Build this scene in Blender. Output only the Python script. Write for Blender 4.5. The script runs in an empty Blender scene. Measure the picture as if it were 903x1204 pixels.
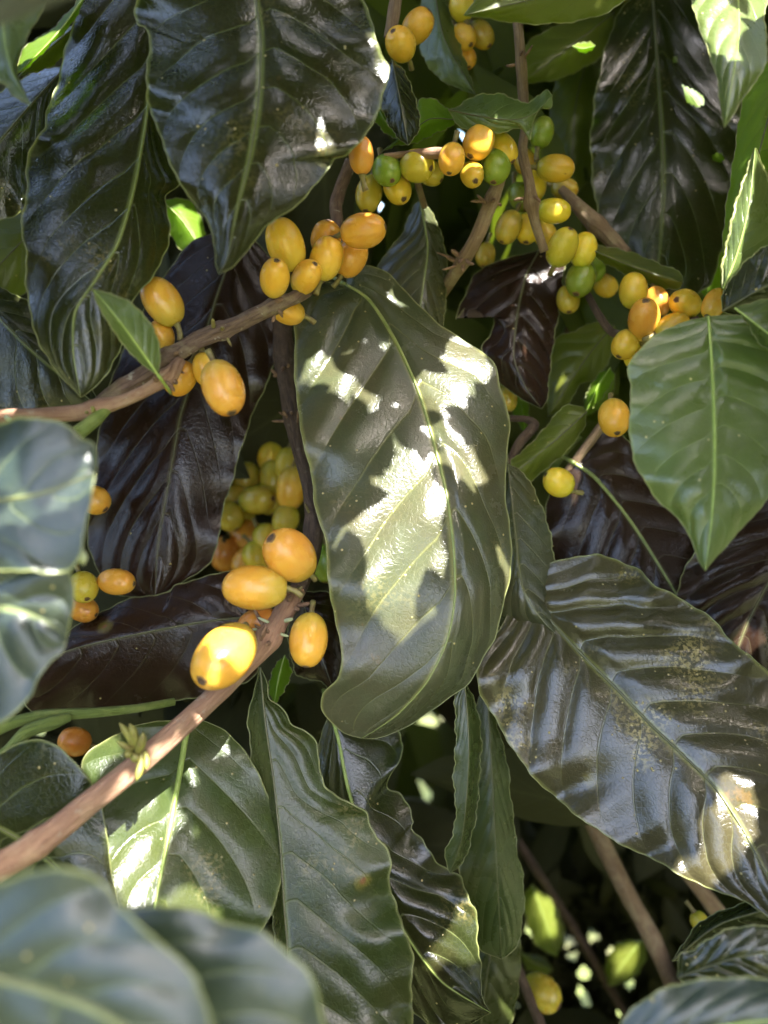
import bpy, bmesh, math, random
import numpy as np
from mathutils import Vector, Matrix, noise
random.seed(7); rng = np.random.default_rng(11)
PI = math.pi
sc = bpy.context.scene
COL = sc.collection

# ------------------------------------------------------------------ camera
CW, CH = 903.0, 1204.0
LENS, SENS = 26.0, 34.6
F = LENS / SENS * CH                      # focal length in photo pixels
PITCH = math.radians(-14)
CAM = Vector((0, 0, 1.25))
cd = bpy.data.cameras.new('camera'); cam = bpy.data.objects.new('camera', cd); COL.objects.link(cam)
cam.location = CAM; cam.rotation_euler = (math.radians(90) + PITCH, 0, 0)
cd.sensor_fit = 'VERTICAL'; cd.sensor_height = SENS; cd.sensor_width = SENS * .75; cd.lens = LENS
cd.clip_start = .01; cd.clip_end = 500
cd.dof.use_dof = True; cd.dof.focus_distance = .222; cd.dof.aperture_fstop = 7.6
sc.camera = cam
XC = np.array([1, 0, 0.]); ZC = np.array([0, math.cos(PITCH), math.sin(PITCH)]); YC = np.array([0, -math.sin(PITCH), math.cos(PITCH)])
CAMN = np.array(CAM)

def P(px, py, d):
    """photo pixel + depth in cm -> world point (arrays welcome)"""
    d = np.asarray(d, float) * .01
    x = (np.asarray(px, float) - CW / 2) / F * d; y = -(np.asarray(py, float) - CH / 2) / F * d
    return CAMN + x[..., None] * XC + y[..., None] * YC + d[..., None] * ZC

SUN = np.array([.30, -.46, .835]); SUN /= np.linalg.norm(SUN)

# ------------------------------------------------------------------ things
def thing(name, label, cat, loc, group=None):
    o = bpy.data.objects.new(name, None); COL.objects.link(o); o.location = Vector(loc); o.empty_display_size = .01
    o['label'] = label; o['category'] = cat
    if group: o['group'] = group
    return o
def link(name, me, mats, parent=None, label=None):
    o = bpy.data.objects.new(name, me); COL.objects.link(o)
    for m in (mats if isinstance(mats, (list, tuple)) else [mats]): me.materials.append(m)
    if parent: o.parent = parent
    if label: o['label'] = label
    return o
def mesh_np(name, V, Fc, smooth=True, attrs=None, matidx=None):
    me = bpy.data.meshes.new(name)
    me.from_pydata([tuple(v) for v in V], [], [tuple(int(i) for i in f) for f in Fc])
    if smooth: me.polygons.foreach_set('use_smooth', [True] * len(me.polygons))
    if matidx is not None: me.polygons.foreach_set('material_index', list(matidx))
    for k, a in (attrs or {}).items():
        at = me.attributes.new(k, 'FLOAT', 'POINT'); at.data.foreach_set('value', np.asarray(a, np.float32))
    me.update(); return me

def catmull(pts, n):
    p = np.array(pts, float)
    if len(p) == 2:
        t = np.linspace(0, 1, n)[:, None]; return p[0] * (1 - t) + p[1] * t
    q = np.vstack([2 * p[0] - p[1], p, 2 * p[-1] - p[-2]])
    out = []
    for i in range(1, len(q) - 2):
        a, b, c, d = q[i - 1], q[i], q[i + 1], q[i + 2]
        for t in np.linspace(0, 1, 12, endpoint=False):
            out.append(.5 * (2 * b + (c - a) * t + (2 * a - 5 * b + 4 * c - d) * t * t + (3 * b - a - 3 * c + d) * t ** 3) * .75
                       + .25 * (b + (c - b) * t))
    out.append(q[-2]); out = np.array(out)
    s = np.r_[0, np.cumsum(np.linalg.norm(np.diff(out[:, :2], axis=0), axis=1))]
    u = np.linspace(0, s[-1], n)
    return np.stack([np.interp(u, s, out[:, k]) for k in range(out.shape[1])], 1)

def tube(path, rad, n=10, cap=True, ridg=None):
    """verts, faces of a tapered tube along world points"""
    path = np.asarray(path); m = len(path)
    T = np.gradient(path, axis=0); T /= np.linalg.norm(T, axis=1)[:, None] + 1e-12
    ref = np.array([0.3, 1, .2]); V = []
    for i in range(m):
        a = np.cross(T[i], ref); a /= np.linalg.norm(a) + 1e-12; b = np.cross(T[i], a)
        for k in range(n):
            th = 2 * PI * k / n
            r = rad[i] * (1 if ridg is None else ridg(i / (m - 1), th))
            V.append(path[i] + r * (math.cos(th) * a + math.sin(th) * b))
    Fc = [(i * n + k, i * n + (k + 1) % n, (i + 1) * n + (k + 1) % n, (i + 1) * n + k) for i in range(m - 1) for k in range(n)]
    if cap:
        Fc.append(tuple(range(n))[::-1]); Fc.append(tuple((m - 1) * n + k for k in range(n)))
    return np.array(V), Fc

# ------------------------------------------------------------------ materials
class NT:
    def __init__(s, name):
        s.m = bpy.data.materials.new(name); s.m.use_nodes = True; s.t = s.m.node_tree; s.t.nodes.clear()
        s.out = s.n('ShaderNodeOutputMaterial')
    def n(s, typ, **kw):
        x = s.t.nodes.new(typ)
        for k, v in kw.items(): setattr(x, k, v)
        return x
    def set(s, sock, v):
        if isinstance(v, bpy.types.NodeSocket): s.t.links.new(v, sock)
        elif isinstance(v, (tuple, list)) and len(v) == 3 and sock.type == 'RGBA': sock.default_value = (*v, 1)
        else: sock.default_value = v
    def math(s, op, a, b=0., c=None, clamp=False):
        x = s.n('ShaderNodeMath', operation=op, use_clamp=clamp); s.set(x.inputs[0], a); s.set(x.inputs[1], b)
        if c is not None: s.set(x.inputs[2], c)
        return x.outputs[0]
    def mix(s, f, a, b, mode='MIX'):
        x = s.n('ShaderNodeMix', data_type='RGBA', blend_type=mode); s.set(x.inputs[0], f); s.set(x.inputs[6], a); s.set(x.inputs[7], b); return x.outputs[2]
    def ramp(s, v, lo, hi, a=0., b=1.):
        x = s.n('ShaderNodeMapRange', interpolation_type='SMOOTHSTEP'); s.set(x.inputs[0], v)
        for i, q in enumerate((lo, hi, a, b)): s.set(x.inputs[i + 1], q)
        return x.outputs[0]
    def noise(s, vec, scale, detail=3., rough=.55, col=False):
        x = s.n('ShaderNodeTexNoise'); s.set(x.inputs['Vector'], vec); x.inputs['Scale'].default_value = scale
        x.inputs['Detail'].default_value = detail; x.inputs['Roughness'].default_value = rough; return x.outputs['Color' if col else 'Fac']
    def voro(s, vec, scale, feature='F1', out='Distance'):
        x = s.n('ShaderNodeTexVoronoi', feature=feature); s.set(x.inputs['Vector'], vec); x.inputs['Scale'].default_value = scale; return x.outputs[out]
    def attr(s, name):
        return s.n('ShaderNodeAttribute', attribute_name=name).outputs['Fac']
    def bump(s, h, strength, dist, normal=None):
        x = s.n('ShaderNodeBump'); x.inputs['Strength'].default_value = strength; x.inputs['Distance'].default_value = dist; s.set(x.inputs['Height'], h)
        if normal is not None: s.set(x.inputs['Normal'], normal)
        return x.outputs[0]

def leaf_mat(name, c1, c2, vein, under, trans, rough=.3, dust=0., dustc=(.45, .36, .12), tw=.22, spec=.75, wear=.15, coat=0.):
    N = NT(name); co = N.n('ShaderNodeNewGeometry').outputs['Position']
    rnd = N.n('ShaderNodeObjectInfo').outputs['Random']
    q = N.attr('q'); av = N.attr('av')
    fr = N.math('PINGPONG', q, .5)                       # 0 on a side vein .. 0.5 between two
    jig = N.noise(co, 260., 2.)
    fr2 = N.math('ADD', fr, N.math('MULTIPLY', N.math('SUBTRACT', jig, .5), .05))
    veinm = N.math('MULTIPLY', N.ramp(fr2, .008, .04, 1., 0.), N.ramp(av, .55, 1., .75, .05))
    midm = N.ramp(av, .012, .05, 1., 0.)
    net = N.ramp(N.voro(co, 650., 'DISTANCE_TO_EDGE'), .0, .12, 1., 0.)
    big = N.noise(co, 34., 4., .6); med = N.noise(co, 130., 4.)
    col = N.mix(N.ramp(big, .34, .66), c1, c2)
    col = N.mix(N.math('MULTIPLY', N.ramp(med, .4, .7), .35), col, tuple(x * 1.5 for x in c1))
    hs = N.n('ShaderNodeHueSaturation'); N.set(hs.inputs['Value'], N.math('MULTIPLY_ADD', rnd, .3, .85)); N.set(hs.inputs['Hue'], N.math('MULTIPLY_ADD', rnd, .012, .494)); N.set(hs.inputs['Color'], col); col = hs.outputs[0]
    col = N.mix(N.math('MULTIPLY', net, .05), col, vein)
    col = N.mix(N.math('MULTIPLY', N.math('MAXIMUM', N.math('MULTIPLY', veinm, .5), midm), .8), col, vein)
    # worn and scorched marks, thin rim
    scar = N.math('MULTIPLY', N.ramp(N.noise(co, 70., 5., .7), .68, .74), wear)
    col = N.mix(scar, col, (.22, .12, .035))
    col = N.mix(N.math('MULTIPLY', N.ramp(av, .965, 1.), .75), col, vein)
    ls = N.n('ShaderNodeTexVoronoi'); N.set(ls.inputs['Vector'], co); ls.inputs['Scale'].default_value = 62.
    lsep = N.n('ShaderNodeSeparateColor'); N.set(lsep.inputs[0], ls.outputs['Color'])
    lpop = N.math('MULTIPLY', N.math('GREATER_THAN', lsep.outputs[1], .95 - .12 * wear), .9 if wear else 0.)
    ld = N.math('ADD', ls.outputs['Distance'], N.math('MULTIPLY', N.math('SUBTRACT', N.noise(co, 500., 3.), .5), .14))
    col = N.mix(N.math('MULTIPLY', N.math('MULTIPLY', N.ramp(ld, .07, .2, 1., 0.), lpop), .5), col, (.20, .17, .03))
    col = N.mix(N.math('MULTIPLY', N.ramp(ld, .03, .08, 1., 0.), lpop), col, (.17, .075, .03))
    sp = N.n('ShaderNodeTexVoronoi'); N.set(sp.inputs['Vector'], co); sp.inputs['Scale'].default_value = 520.
    sepc = N.n('ShaderNodeSeparateColor'); N.set(sepc.inputs[0], sp.outputs['Color'])
    pop = N.math('GREATER_THAN', N.math('ADD', sepc.outputs[0], N.math('MULTIPLY', N.ramp(N.noise(co, 38., 3.), .5, .68), .5 * dust)), .985 - .06 * dust)
    speck = N.math('MULTIPLY', N.ramp(sp.outputs['Distance'], .1, .22, 1., 0.), pop)
    col = N.mix(N.math('MULTIPLY', speck, .8), col, dustc)
    if dust > 0:
        dz = N.math('MULTIPLY', N.ramp(N.noise(co, 38., 3.), .55, .72), N.ramp(N.noise(co, 900., 2.), .45, .62))
        col = N.mix(N.math('MULTIPLY', dz, .55 * dust), col, dustc)
    back = N.n('ShaderNodeNewGeometry').outputs['Backfacing']
    ucol = N.mix(N.math('MULTIPLY', N.math('MAXIMUM', veinm, midm), .6), under, vein)
    colf = N.mix(back, col, ucol)
    b = N.n('ShaderNodeBsdfPrincipled'); N.set(b.inputs['Base Color'], colf)
    rg = N.math('ADD', N.math('MULTIPLY_ADD', med, .16, rough - .15), N.math('MULTIPLY', back, .25))
    rg = N.math('ADD', rg, N.math('MULTIPLY', N.ramp(N.noise(co, 75., 5., .7), .48, .72), .10))
    rg = N.math('ADD', rg, N.math('MULTIPLY', speck, .4)); N.set(b.inputs['Roughness'], rg)
    b.inputs['IOR'].default_value = 1.45; b.inputs['Specular IOR Level'].default_value = spec
    b.inputs['Coat Weight'].default_value = coat; b.inputs['Coat Roughness'].default_value = .3
    h = N.math('ADD', N.math('MULTIPLY', net, -.2), N.math('MULTIPLY', N.noise(co, 700., 3.), .9))
    h = N.math('ADD', h, N.math('MULTIPLY', N.noise(co, 150., 3.), .8))
    h = N.math('ADD', h, N.math('MULTIPLY', veinm, -1.6)); h = N.math('ADD', h, N.math('MULTIPLY', speck, 1.2))
    h = N.math('ADD', h, N.math('MULTIPLY', N.noise(co, 1700., 2.), .4))
    nb = N.bump(h, .45, .0002); N.set(b.inputs['Normal'], nb)
    tr = N.n('ShaderNodeBsdfTranslucent'); N.set(tr.inputs['Color'], N.mix(N.math('MULTIPLY', N.math('MAXIMUM', veinm, midm), .5), trans, tuple(x * .45 for x in trans))); N.set(tr.inputs['Normal'], nb)
    mx = N.n('ShaderNodeMixShader'); mx.inputs[0].default_value = tw
    N.t.links.new(b.outputs[0], mx.inputs[1]); N.t.links.new(tr.outputs[0], mx.inputs[2]); N.t.links.new(mx.outputs[0], N.out.inputs[0])
    return N.m

VG = (.16, .19, .06)
LM = {
 'deep':   leaf_mat('lit_toned_green_leaf', (.040, .052, .008), (.055, .060, .012), (.08, .09, .03), (.06, .07, .02), (.34, .46, .02), .5, 0., tw=.25, spec=.2),  # backlit green of the upper background put into the colour, brightened to look lit
 'dark':   leaf_mat('dark_green_leaf', (.016, .021, .006), (.026, .024, .009), VG, (.075, .085, .03), (.16, .26, .02), .25, .35, tw=.08, spec=.6),
 'brown':  leaf_mat('bronze_green_leaf', (.040, .046, .021), (.054, .049, .025), (.17, .17, .05), (.09, .08, .035), (.16, .24, .03), .30, .2, tw=.10, wear=.35, spec=.5),
 'maroon': leaf_mat('maroon_leaf', (.016, .008, .005), (.023, .012, .007), (.07, .06, .03), (.06, .04, .025), (.10, .06, .02), .26, 0., tw=.06, spec=.33),
 'dusty':  leaf_mat('dusty_bronze_leaf', (.038, .033, .015), (.052, .043, .020), (.17, .17, .05), (.09, .08, .035), (.16, .22, .03), .27, 1., tw=.10, wear=.3),
 'olive':  leaf_mat('olive_leaf', (.078, .096, .012), (.096, .106, .018), (.15, .17, .04), (.10, .11, .03), (.34, .48, .02), .38, .1, tw=.28, spec=.5),  # base colour lightened in place of more ambient light on background leaves
 'green':  leaf_mat('mid_green_leaf', (.072, .104, .024), (.086, .112, .032), (.20, .27, .07), (.10, .14, .05), (.22, .40, .03), .36, .12, dustc=(.5, .45, .2), tw=.18),
 'lime':   leaf_mat('lime_leaf', (.085, .15, .012), (.11, .17, .018), (.25, .33, .08), (.16, .22, .05), (.42, .66, .03), .5, 0., tw=.38, spec=.2),
 'shade':  leaf_mat('shade_toned_leaf', (.014, .0095, .006), (.020, .015, .007), (.07, .07, .025), (.04, .04, .015), (.10, .13, .015), .5, 0., tw=.08, spec=.2),  # shade put into the colour: purple-brown shadow tone, darkened for contrast
 'soft':   leaf_mat('pale_waxy_leaf', (.014, .022, .016), (.020, .026, .020), (.20, .24, .09), (.10, .13, .05), (.20, .34, .04), .38, .05, tw=.12, spec=.6, coat=.05),
 'dull':   leaf_mat('dull_bronze_green_leaf', (.027, .041, .009), (.040, .046, .013), (.12, .14, .045), (.09, .10, .035), (.18, .28, .03), .33, .7, dustc=(.34, .28, .12), tw=.12, wear=.3, spec=.55),
}
def plain(name, c, rough=.6, c2=None, scale=200., bump=.0004, stretch=None):
    N = NT(name); g = N.n('ShaderNodeNewGeometry').outputs['Position']
    col = N.mix(N.ramp(N.noise(g, scale, 5., .65), .35, .68), c, c2 or tuple(x * .6 for x in c))
    b = N.n('ShaderNodeBsdfPrincipled'); N.set(b.inputs['Base Color'], col); b.inputs['Roughness'].default_value = rough
    N.set(b.inputs['Normal'], N.bump(N.noise(g, scale * 3, 4.), .6, bump)); N.t.links.new(b.outputs[0], N.out.inputs[0]); return N.m
MIDRIB = {'lite': plain('pale_midrib', (.22, .25, .07), .42, (.15, .19, .045), 300., .0001),
          'dull': plain('dull_midrib', (.10, .10, .035), .42, (.075, .075, .028), 300., .0001),
          'fresh': plain('fresh_green_midrib', (.30, .38, .09), .42, (.22, .30, .06), 300., .0001)}
RIM = plain('pale_leaf_margin', (.20, .21, .07), .4, (.12, .13, .04), 220., .0001)

def bark(name, c1, c2, c3, scale=1., rough=.75, lich=.2):
    """attributes: s = distance along (cm), a = angle turns"""
    N = NT(name); g = N.n('ShaderNodeNewGeometry').outputs['Position']
    cv = N.n('ShaderNodeCombineXYZ'); N.set(cv.inputs[0], N.math('MULTIPLY', N.attr('s'), .55 * scale)); N.set(cv.inputs[1], N.math('SINE', N.math('MULTIPLY', N.attr('a'), 2 * PI)))
    N.set(cv.inputs[2], N.math('COSINE', N.math('MULTIPLY', N.attr('a'), 2 * PI)))
    fib = N.noise(cv.outputs[0], 3.2, 6., .7); pat = N.noise(g, 120., 5., .65); fine = N.noise(g, 900., 3.)
    col = N.mix(N.ramp(fib, .35, .65), c1, c2); col = N.mix(N.math('MULTIPLY', N.ramp(pat, .5, .66), .7), col, c3)
    lic = N.math('MULTIPLY', N.ramp(N.noise(g, 330., 4., .7), .6, .68), lich); col = N.mix(lic, col, (.42, .38, .28))
    b = N.n('ShaderNodeBsdfPrincipled'); N.set(b.inputs['Base Color'], col); N.set(b.inputs['Roughness'], rough); b.inputs['Specular IOR Level'].default_value = .35
    h = N.math('ADD', N.math('MULTIPLY', fib, 1.6), N.math('ADD', N.math('MULTIPLY', pat, .7), N.math('MULTIPLY', fine, .25)))
    N.set(b.inputs['Normal'], N.bump(h, .8, .0010)); N.t.links.new(b.outputs[0], N.out.inputs[0]); return N.m
BK = {'pink': bark('smooth_pinkish_bark', (.36, .21, .125), (.25, .135, .08), (.40, .26, .15), .9, .55, .35),
      'grey': bark('ridged_grey_brown_bark', (.20, .13, .085), (.10, .06, .04), (.27, .21, .12), 1.2, .75, .75),
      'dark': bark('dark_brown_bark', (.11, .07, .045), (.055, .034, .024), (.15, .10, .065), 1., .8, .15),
      'tan':  bark('tan_brown_bark', (.26, .175, .10), (.17, .105, .06), (.30, .23, .13), .9, .75, .2),
      'gstem': bark('green_stem_skin', (.17, .22, .045), (.11, .15, .03), (.24, .28, .07), .4, .45, .02)}
def cherry_mat(name, c1, c2, c3, green=None):
    N = NT(name); tc = N.n('ShaderNodeTexCoord').outputs['Object']; rnd = N.n('ShaderNodeObjectInfo').outputs['Random']
    off = N.n('ShaderNodeVectorMath', operation='ADD'); N.set(off.inputs[0], tc)
    cx = N.n('ShaderNodeCombineXYZ'); N.set(cx.inputs[0], rnd); N.set(cx.inputs[1], N.math('MULTIPLY', rnd, 3.)); N.set(off.inputs[1], cx.outputs[0]); v = off.outputs[0]
    mp = N.n('ShaderNodeMapping'); N.set(mp.inputs[0], v); mp.inputs['Scale'].default_value = (1, 1, .22)
    streak = N.noise(mp.outputs[0], 520., 4., .6); big = N.noise(v, 110., 3.)
    col = N.mix(N.ramp(big, .3, .7), c1, c2); col = N.mix(N.math('MULTIPLY', N.ramp(streak, .5, .72), .35), col, c3)
    sep = N.n('ShaderNodeSeparateXYZ'); N.set(sep.inputs[0], tc)
    if green: col = N.mix(N.math('MULTIPLY', N.ramp(sep.outputs[2], .001, -.007), .8), col, green)
    bl = N.math('MULTIPLY', N.ramp(N.noise(v, 420., 5., .75), .64, .72), .6); col = N.mix(bl, col, (.20, .085, .02))
    sp = N.ramp(N.voro(v, 1100.), .05, .16, .3, 0.); col = N.mix(sp, col, (.72, .5, .18))
    hs = N.n('ShaderNodeHueSaturation'); N.set(hs.inputs['Hue'], N.math('MULTIPLY_ADD', rnd, .025, .4875)); N.set(hs.inputs['Value'], N.math('MULTIPLY_ADD', rnd, .25, .87)); N.set(hs.inputs['Color'], col); col = hs.outputs[0]
    b = N.n('ShaderNodeBsdfPrincipled'); N.set(b.inputs['Base Color'], col)
    N.set(b.inputs['Roughness'], N.math('MULTIPLY_ADD', big, .14, .2)); b.inputs['Specular IOR Level'].default_value = .45
    b.inputs['Subsurface Weight'].default_value = .35; b.inputs['Subsurface Radius'].default_value = (1, .45, .12); b.inputs['Subsurface Scale'].default_value = .0022
    h = N.math('ADD', N.math('MULTIPLY', streak, .8), N.math('MULTIPLY', N.noise(v, 900., 3.), .6)); h = N.math('ADD', h, N.math('MULTIPLY', bl, -.8))
    N.set(b.inputs['Normal'], N.bump(h, .35, .0003)); N.t.links.new(b.outputs[0], N.out.inputs[0]); return N.m
CM = {'ripe': cherry_mat('ripe_orange_cherry_skin', (.66, .33, .034), (.70, .40, .05), (.56, .23, .018), (.46, .36, .05)),
      'amber': cherry_mat('deep_amber_cherry_skin', (.54, .22, .03), (.60, .29, .04), (.40, .13, .02)),
      'yellow': cherry_mat('yellow_cherry_skin', (.60, .40, .03), (.64, .44, .04), (.45, .36, .03), (.34, .36, .03)),
      'olive': cherry_mat('olive_yellow_cherry_skin', (.42, .31, .03), (.48, .35, .04), (.33, .28, .03), (.28, .28, .03)),
      'green': cherry_mat('green_cherry_skin', (.17, .23, .022), (.23, .27, .03), (.13, .19, .02), (.14, .22, .02))}
SCAR = plain('dark_navel_scar', (.045, .026, .014), .8, (.09, .05, .025), 900., .0003)
SCARR = plain('brown_navel_ring', (.22, .11, .03), .7, (.12, .06, .02), 900., .0003)
STALK = plain('fruit_stalk_skin', (.20, .17, .05), .6, (.12, .08, .03), 500., .0002)
BUD = plain('yellow_green_bud', (.22, .22, .04), .55, (.14, .11, .03), 500., .0003)
HUSK = plain('dry_husk', (.24, .14, .08), .85, (.09, .05, .03), 600., .0006)
PALEB = plain('pale_green_bud', (.42, .45, .28), .5, (.32, .36, .18), 400., .0002)

# ------------------------------------------------------------------ leaves
LEAVES = {}
def inside(px, py, poly):
    r = np.zeros(np.shape(px), bool); n = len(poly)
    for i in range(n):
        x1, y1 = poly[i]; x2, y2 = poly[(i + 1) % n]
        c = ((y1 > py) != (y2 > py)); r ^= c & (px < (x2 - x1) * (py - y1) / ((y2 - y1) or 1e-9) + x1)
    return r
def leaf(key, label, mat, mid, L, R, d, e=(.6, .6), n=9, amp=1., wave=1., rib='lite', ribr=.055, s=.30, group=None, holes=(), res=(120, 26), seed=None, flip=False, dx=None, rim=1.):
    """mid, L, R: outline in photo pixels from the base to the tip; d: depth (cm) along the midrib; e: how much deeper each edge lies"""
    base, tip = mid[0], mid[-1]
    NU, NV = res
    M = catmull(mid, NU + 1); Le = catmull([base] + list(L) + [tip], NU + 1); Re = catmull([base] + list(R) + [tip], NU + 1)
    sd = seed if seed is not None else sum(ord(c) for c in key) * 1.37
    u = np.linspace(0, 1, NU + 1); D = np.interp(u, np.linspace(0, 1, len(d)), d)
    k = np.ones(9) / 9; Dp = np.convolve(np.pad(D, 8, 'reflect', reflect_type='odd'), np.convolve(k, k), 'valid'); D = Dp[:NU + 1]
    v = np.linspace(-1, 1, 2 * NV + 1)
    U, Vv = np.meshgrid(u, v, indexing='ij'); av = np.abs(Vv); sg = np.sign(Vv)
    edge = np.where(Vv[..., None] < 0, Le[:, None, :], Re[:, None, :])
    px = M[:, None, 0] + av * (edge[..., 0] - M[:, None, 0]); py = M[:, None, 1] + av * (edge[..., 1] - M[:, None, 1])
    wcm = np.linalg.norm(edge - M[:, None, :], axis=2) / F * D[:, None]          # local half width in cm
    q = n * (U - s * av ** 1.25) + .22 * sg * np.clip(av / .12, 0, 1)
    fr = np.abs(q - np.round(q)) * 2                                             # 0 at a vein, 1 between
    ir = np.sin(q * 1.3 + sd) * .45 + np.sin(q * .57 + sd * 2.1 + 2 * sg) * .5 + .95 + .3 * np.sin(3 * Vv + q * .8 + sd)
    bul = (np.sin(fr * PI / 2) ** .8) * np.clip(av / .18, 0, 1) * (1 - .55 * np.clip((av - .6) / .4, 0, 1)) * ir
    env = np.clip(np.minimum(U / .08, (1 - U) / .06), 0, 1)
    ww = np.minimum(wcm, 4.)
    Z = D[:, None] + np.where(Vv < 0, e[0], e[1]) * av ** 1.35 * np.sin(PI * np.clip(U, .0, 1.)) ** .5
    Z -= .05 * amp * ww * bul * env
    Z += .05 * wave * ww * av ** 2.5 * (np.sin(2 * PI * n * .52 * U + sd + 1.7 * sg) + .6 * np.sin(2 * PI * n * .9 * U + 2.3 * sd + sg)) * env
    Z += .05 * wave * ww * (np.sin(5.1 * U + 2.2 * Vv + sd) * np.sin(3.3 * Vv - 4 * U + sd * .7)) * av
    # fine edge wobble in the sheet itself
    wob = (np.sin(2 * PI * n * 1.0 * U + sd * 3 + sg) * .9 + np.sin(2 * PI * n * 2.7 * U + sd) * .5) * av ** 6 * np.clip(np.minimum(U, 1 - U) / .1, 0, 1) * wave
    dirx = edge - M[:, None, :]; dl = np.linalg.norm(dirx, axis=2, keepdims=True) + 1e-6
    px = px + wob * dirx[..., 0] / dl[..., 0]; py = py + wob * dirx[..., 1] / dl[..., 0]
    X = P(px, py, Z); root = P(base[0], base[1], D[0])
    nv = 2 * NV + 1
    ii, jj = np.meshgrid(np.arange(NU), np.arange(nv - 1), indexing='ij')
    Fq = np.stack([ii * nv + jj, ii * nv + jj + 1, (ii + 1) * nv + jj + 1, (ii + 1) * nv + jj], -1).reshape(-1, 4)
    # orient towards the camera
    a = X[NU // 2, NV]; b_ = X[NU // 2, NV + 3]; c = X[NU // 2 + 3, NV]
    nn = np.cross(b_ - a, c - a)
    if (np.dot(nn, CAMN - a) < 0) != flip: Fq = Fq[:, ::-1]
    for hp in holes:
        cx = px.reshape(-1)[Fq].mean(1); cy = py.reshape(-1)[Fq].mean(1); Fq = Fq[~inside(cx, cy, hp)]
    Vb = (X - root).reshape(-1, 3)
    attrs = {'q': q.reshape(-1), 'av': av.reshape(-1), 'u': U.reshape(-1)}
    faces = list(Fq); mi = [0] * len(faces)
    # thickened margin bead, part of the blade
    for j in (0, nv - 1):
        tv, tf = tube(X[:, j, :] - root, np.full(NU + 1, .00016 * rim) * (.4 + .6 * np.sin(PI * u) ** .3), 5, False)
        o0 = len(Vb); Vb = np.vstack([Vb, tv]); faces += [tuple(i + o0 for i in f) for f in tf]; mi += [1] * len(tf)
        for kk in attrs: attrs[kk] = np.r_[attrs[kk], np.ones(len(tv))]
    t = thing('coffee_leaf', label, 'leaf', root, group)
    link('blade', mesh_np('blade', Vb, faces, True, attrs, mi), [LM[mat], RIM], t)
    mp = P(M[:, 0], M[:, 1], Z[:, NV] - .012) - root
    tv, tf = tube(mp, np.interp(u, [0, .5, 1], [ribr, ribr * .62, ribr * .12]) * .01, 8)
    link('midrib', mesh_np('midrib', tv, tf), MIDRIB[rib], t)
    if key in ('P', 'N', 'O', 'UU', 'LL', 'MM', 'PP', 'K'):
        t0 = M[0, :2] - M[4, :2]; t0 = t0 / (np.linalg.norm(t0) + 1e-6); ss = np.linspace(0, 1, 7)
        pp = P(M[0, 0] + t0[0] * 26 * ss, M[0, 1] + t0[1] * 26 * ss, D[0] - .012 + .9 * ss ** 1.3) - root
        tv, tf = tube(pp, np.full(7, max(ribr, .035) * .0115), 8); link('petiole', mesh_np('petiole', tv, tf), MIDRIB[rib], t)
    LEAVES[key] = (px, py, X)
    return t

EXPO = 3.3
BB_H = [[(802, 100), (812, 104), (826, 112), (829, 122), (820, 126), (808, 120)], [(837, 181), (848, 180), (852, 187), (846, 192), (838, 190)], [(791, 68), (796, 66), (797, 72), (792, 74)]]
leaf('P', 'big glossy bronze leaf hanging in the centre, white sun patches across its blade', 'brown',
     [(407, 335), (434, 353), (463, 397), (492, 460), (510, 520), (525, 580), (533, 640), (535, 700), (526, 752), (502, 802), (470, 838), (444, 857), (425, 868)],
     [(380, 331), (358, 332), (345, 340), (346, 380), (347, 440), (350, 480), (357, 520), (366, 560), (372, 600), (383, 640), (388, 700), (396, 735), (402, 762), (398, 795), (381, 815), (378, 832), (388, 848), (405, 862)],
     [(411, 314), (434, 312), (458, 323), (471, 337), (498, 363), (518, 383), (541, 398), (579, 423), (588, 458), (600, 496), (595, 540), (594, 580), (599, 614), (601, 654), (599, 684), (591, 714), (581, 751), (568, 774), (554, 801), (532, 817), (494, 845), (474, 857), (443, 868)],
     [24.7, 23.6, 22.5, 21.6, 21., 20.9, 21.4], e=(.15, 1.1), n=8, amp=.8, wave=.8, res=(190, 44), ribr=.06)
leaf('N', 'big ribbed bronze leaf on the right, dusted with yellow specks, pointing down right', 'dusty',
     [(612, 690), (672, 757), (725, 810), (765, 852), (800, 885), (840, 925), (875, 978), (905, 1035), (965, 1135)],
     [(590, 735), (572, 758), (560, 785), (565, 815), (585, 850), (603, 880), (622, 908), (650, 935), (680, 960), (712, 982), (745, 1000), (785, 1018), (800, 1030), (850, 1050), (880, 1062), (903, 1078)],
     [(640, 664), (680, 655), (705, 651), (735, 664), (755, 671), (769, 688), (795, 701), (832, 723), (855, 748), (892, 781), (925, 810), (965, 880), (985, 1000)],
     [24.3, 23, 21.8, 20.6, 19.6, 18.6], e=(.4, .9), n=11, amp=.9, wave=1., res=(190, 40), s=.26, rib='dull', ribr=.06)
leaf('Q', 'wide dark leaf hanging from the top edge, tip pointing down above the branch', 'dark',
     [(295, -70), (300, -10), (307, 50), (303, 127), (293, 188), (279, 244), (268, 300), (258, 322)],
     [(200, -60), (160, 0), (162, 28), (172, 33), (176, 55), (173, 85), (172, 115), (178, 130), (190, 165), (202, 195), (212, 217), (230, 240), (246, 265), (253, 290), (254, 312)],
     [(400, -60), (428, 0), (440, 40), (452, 70), (457, 82), (452, 105), (446, 130), (425, 165), (408, 182), (392, 187), (380, 207), (350, 240), (312, 267), (290, 295), (275, 313)],
     [19.6, 19, 18.2, 17.6, 17.4], e=(.7, .9), n=9, amp=0.65, wave=1.2, res=(160, 40), rib='dull', ribr=.035)
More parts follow.
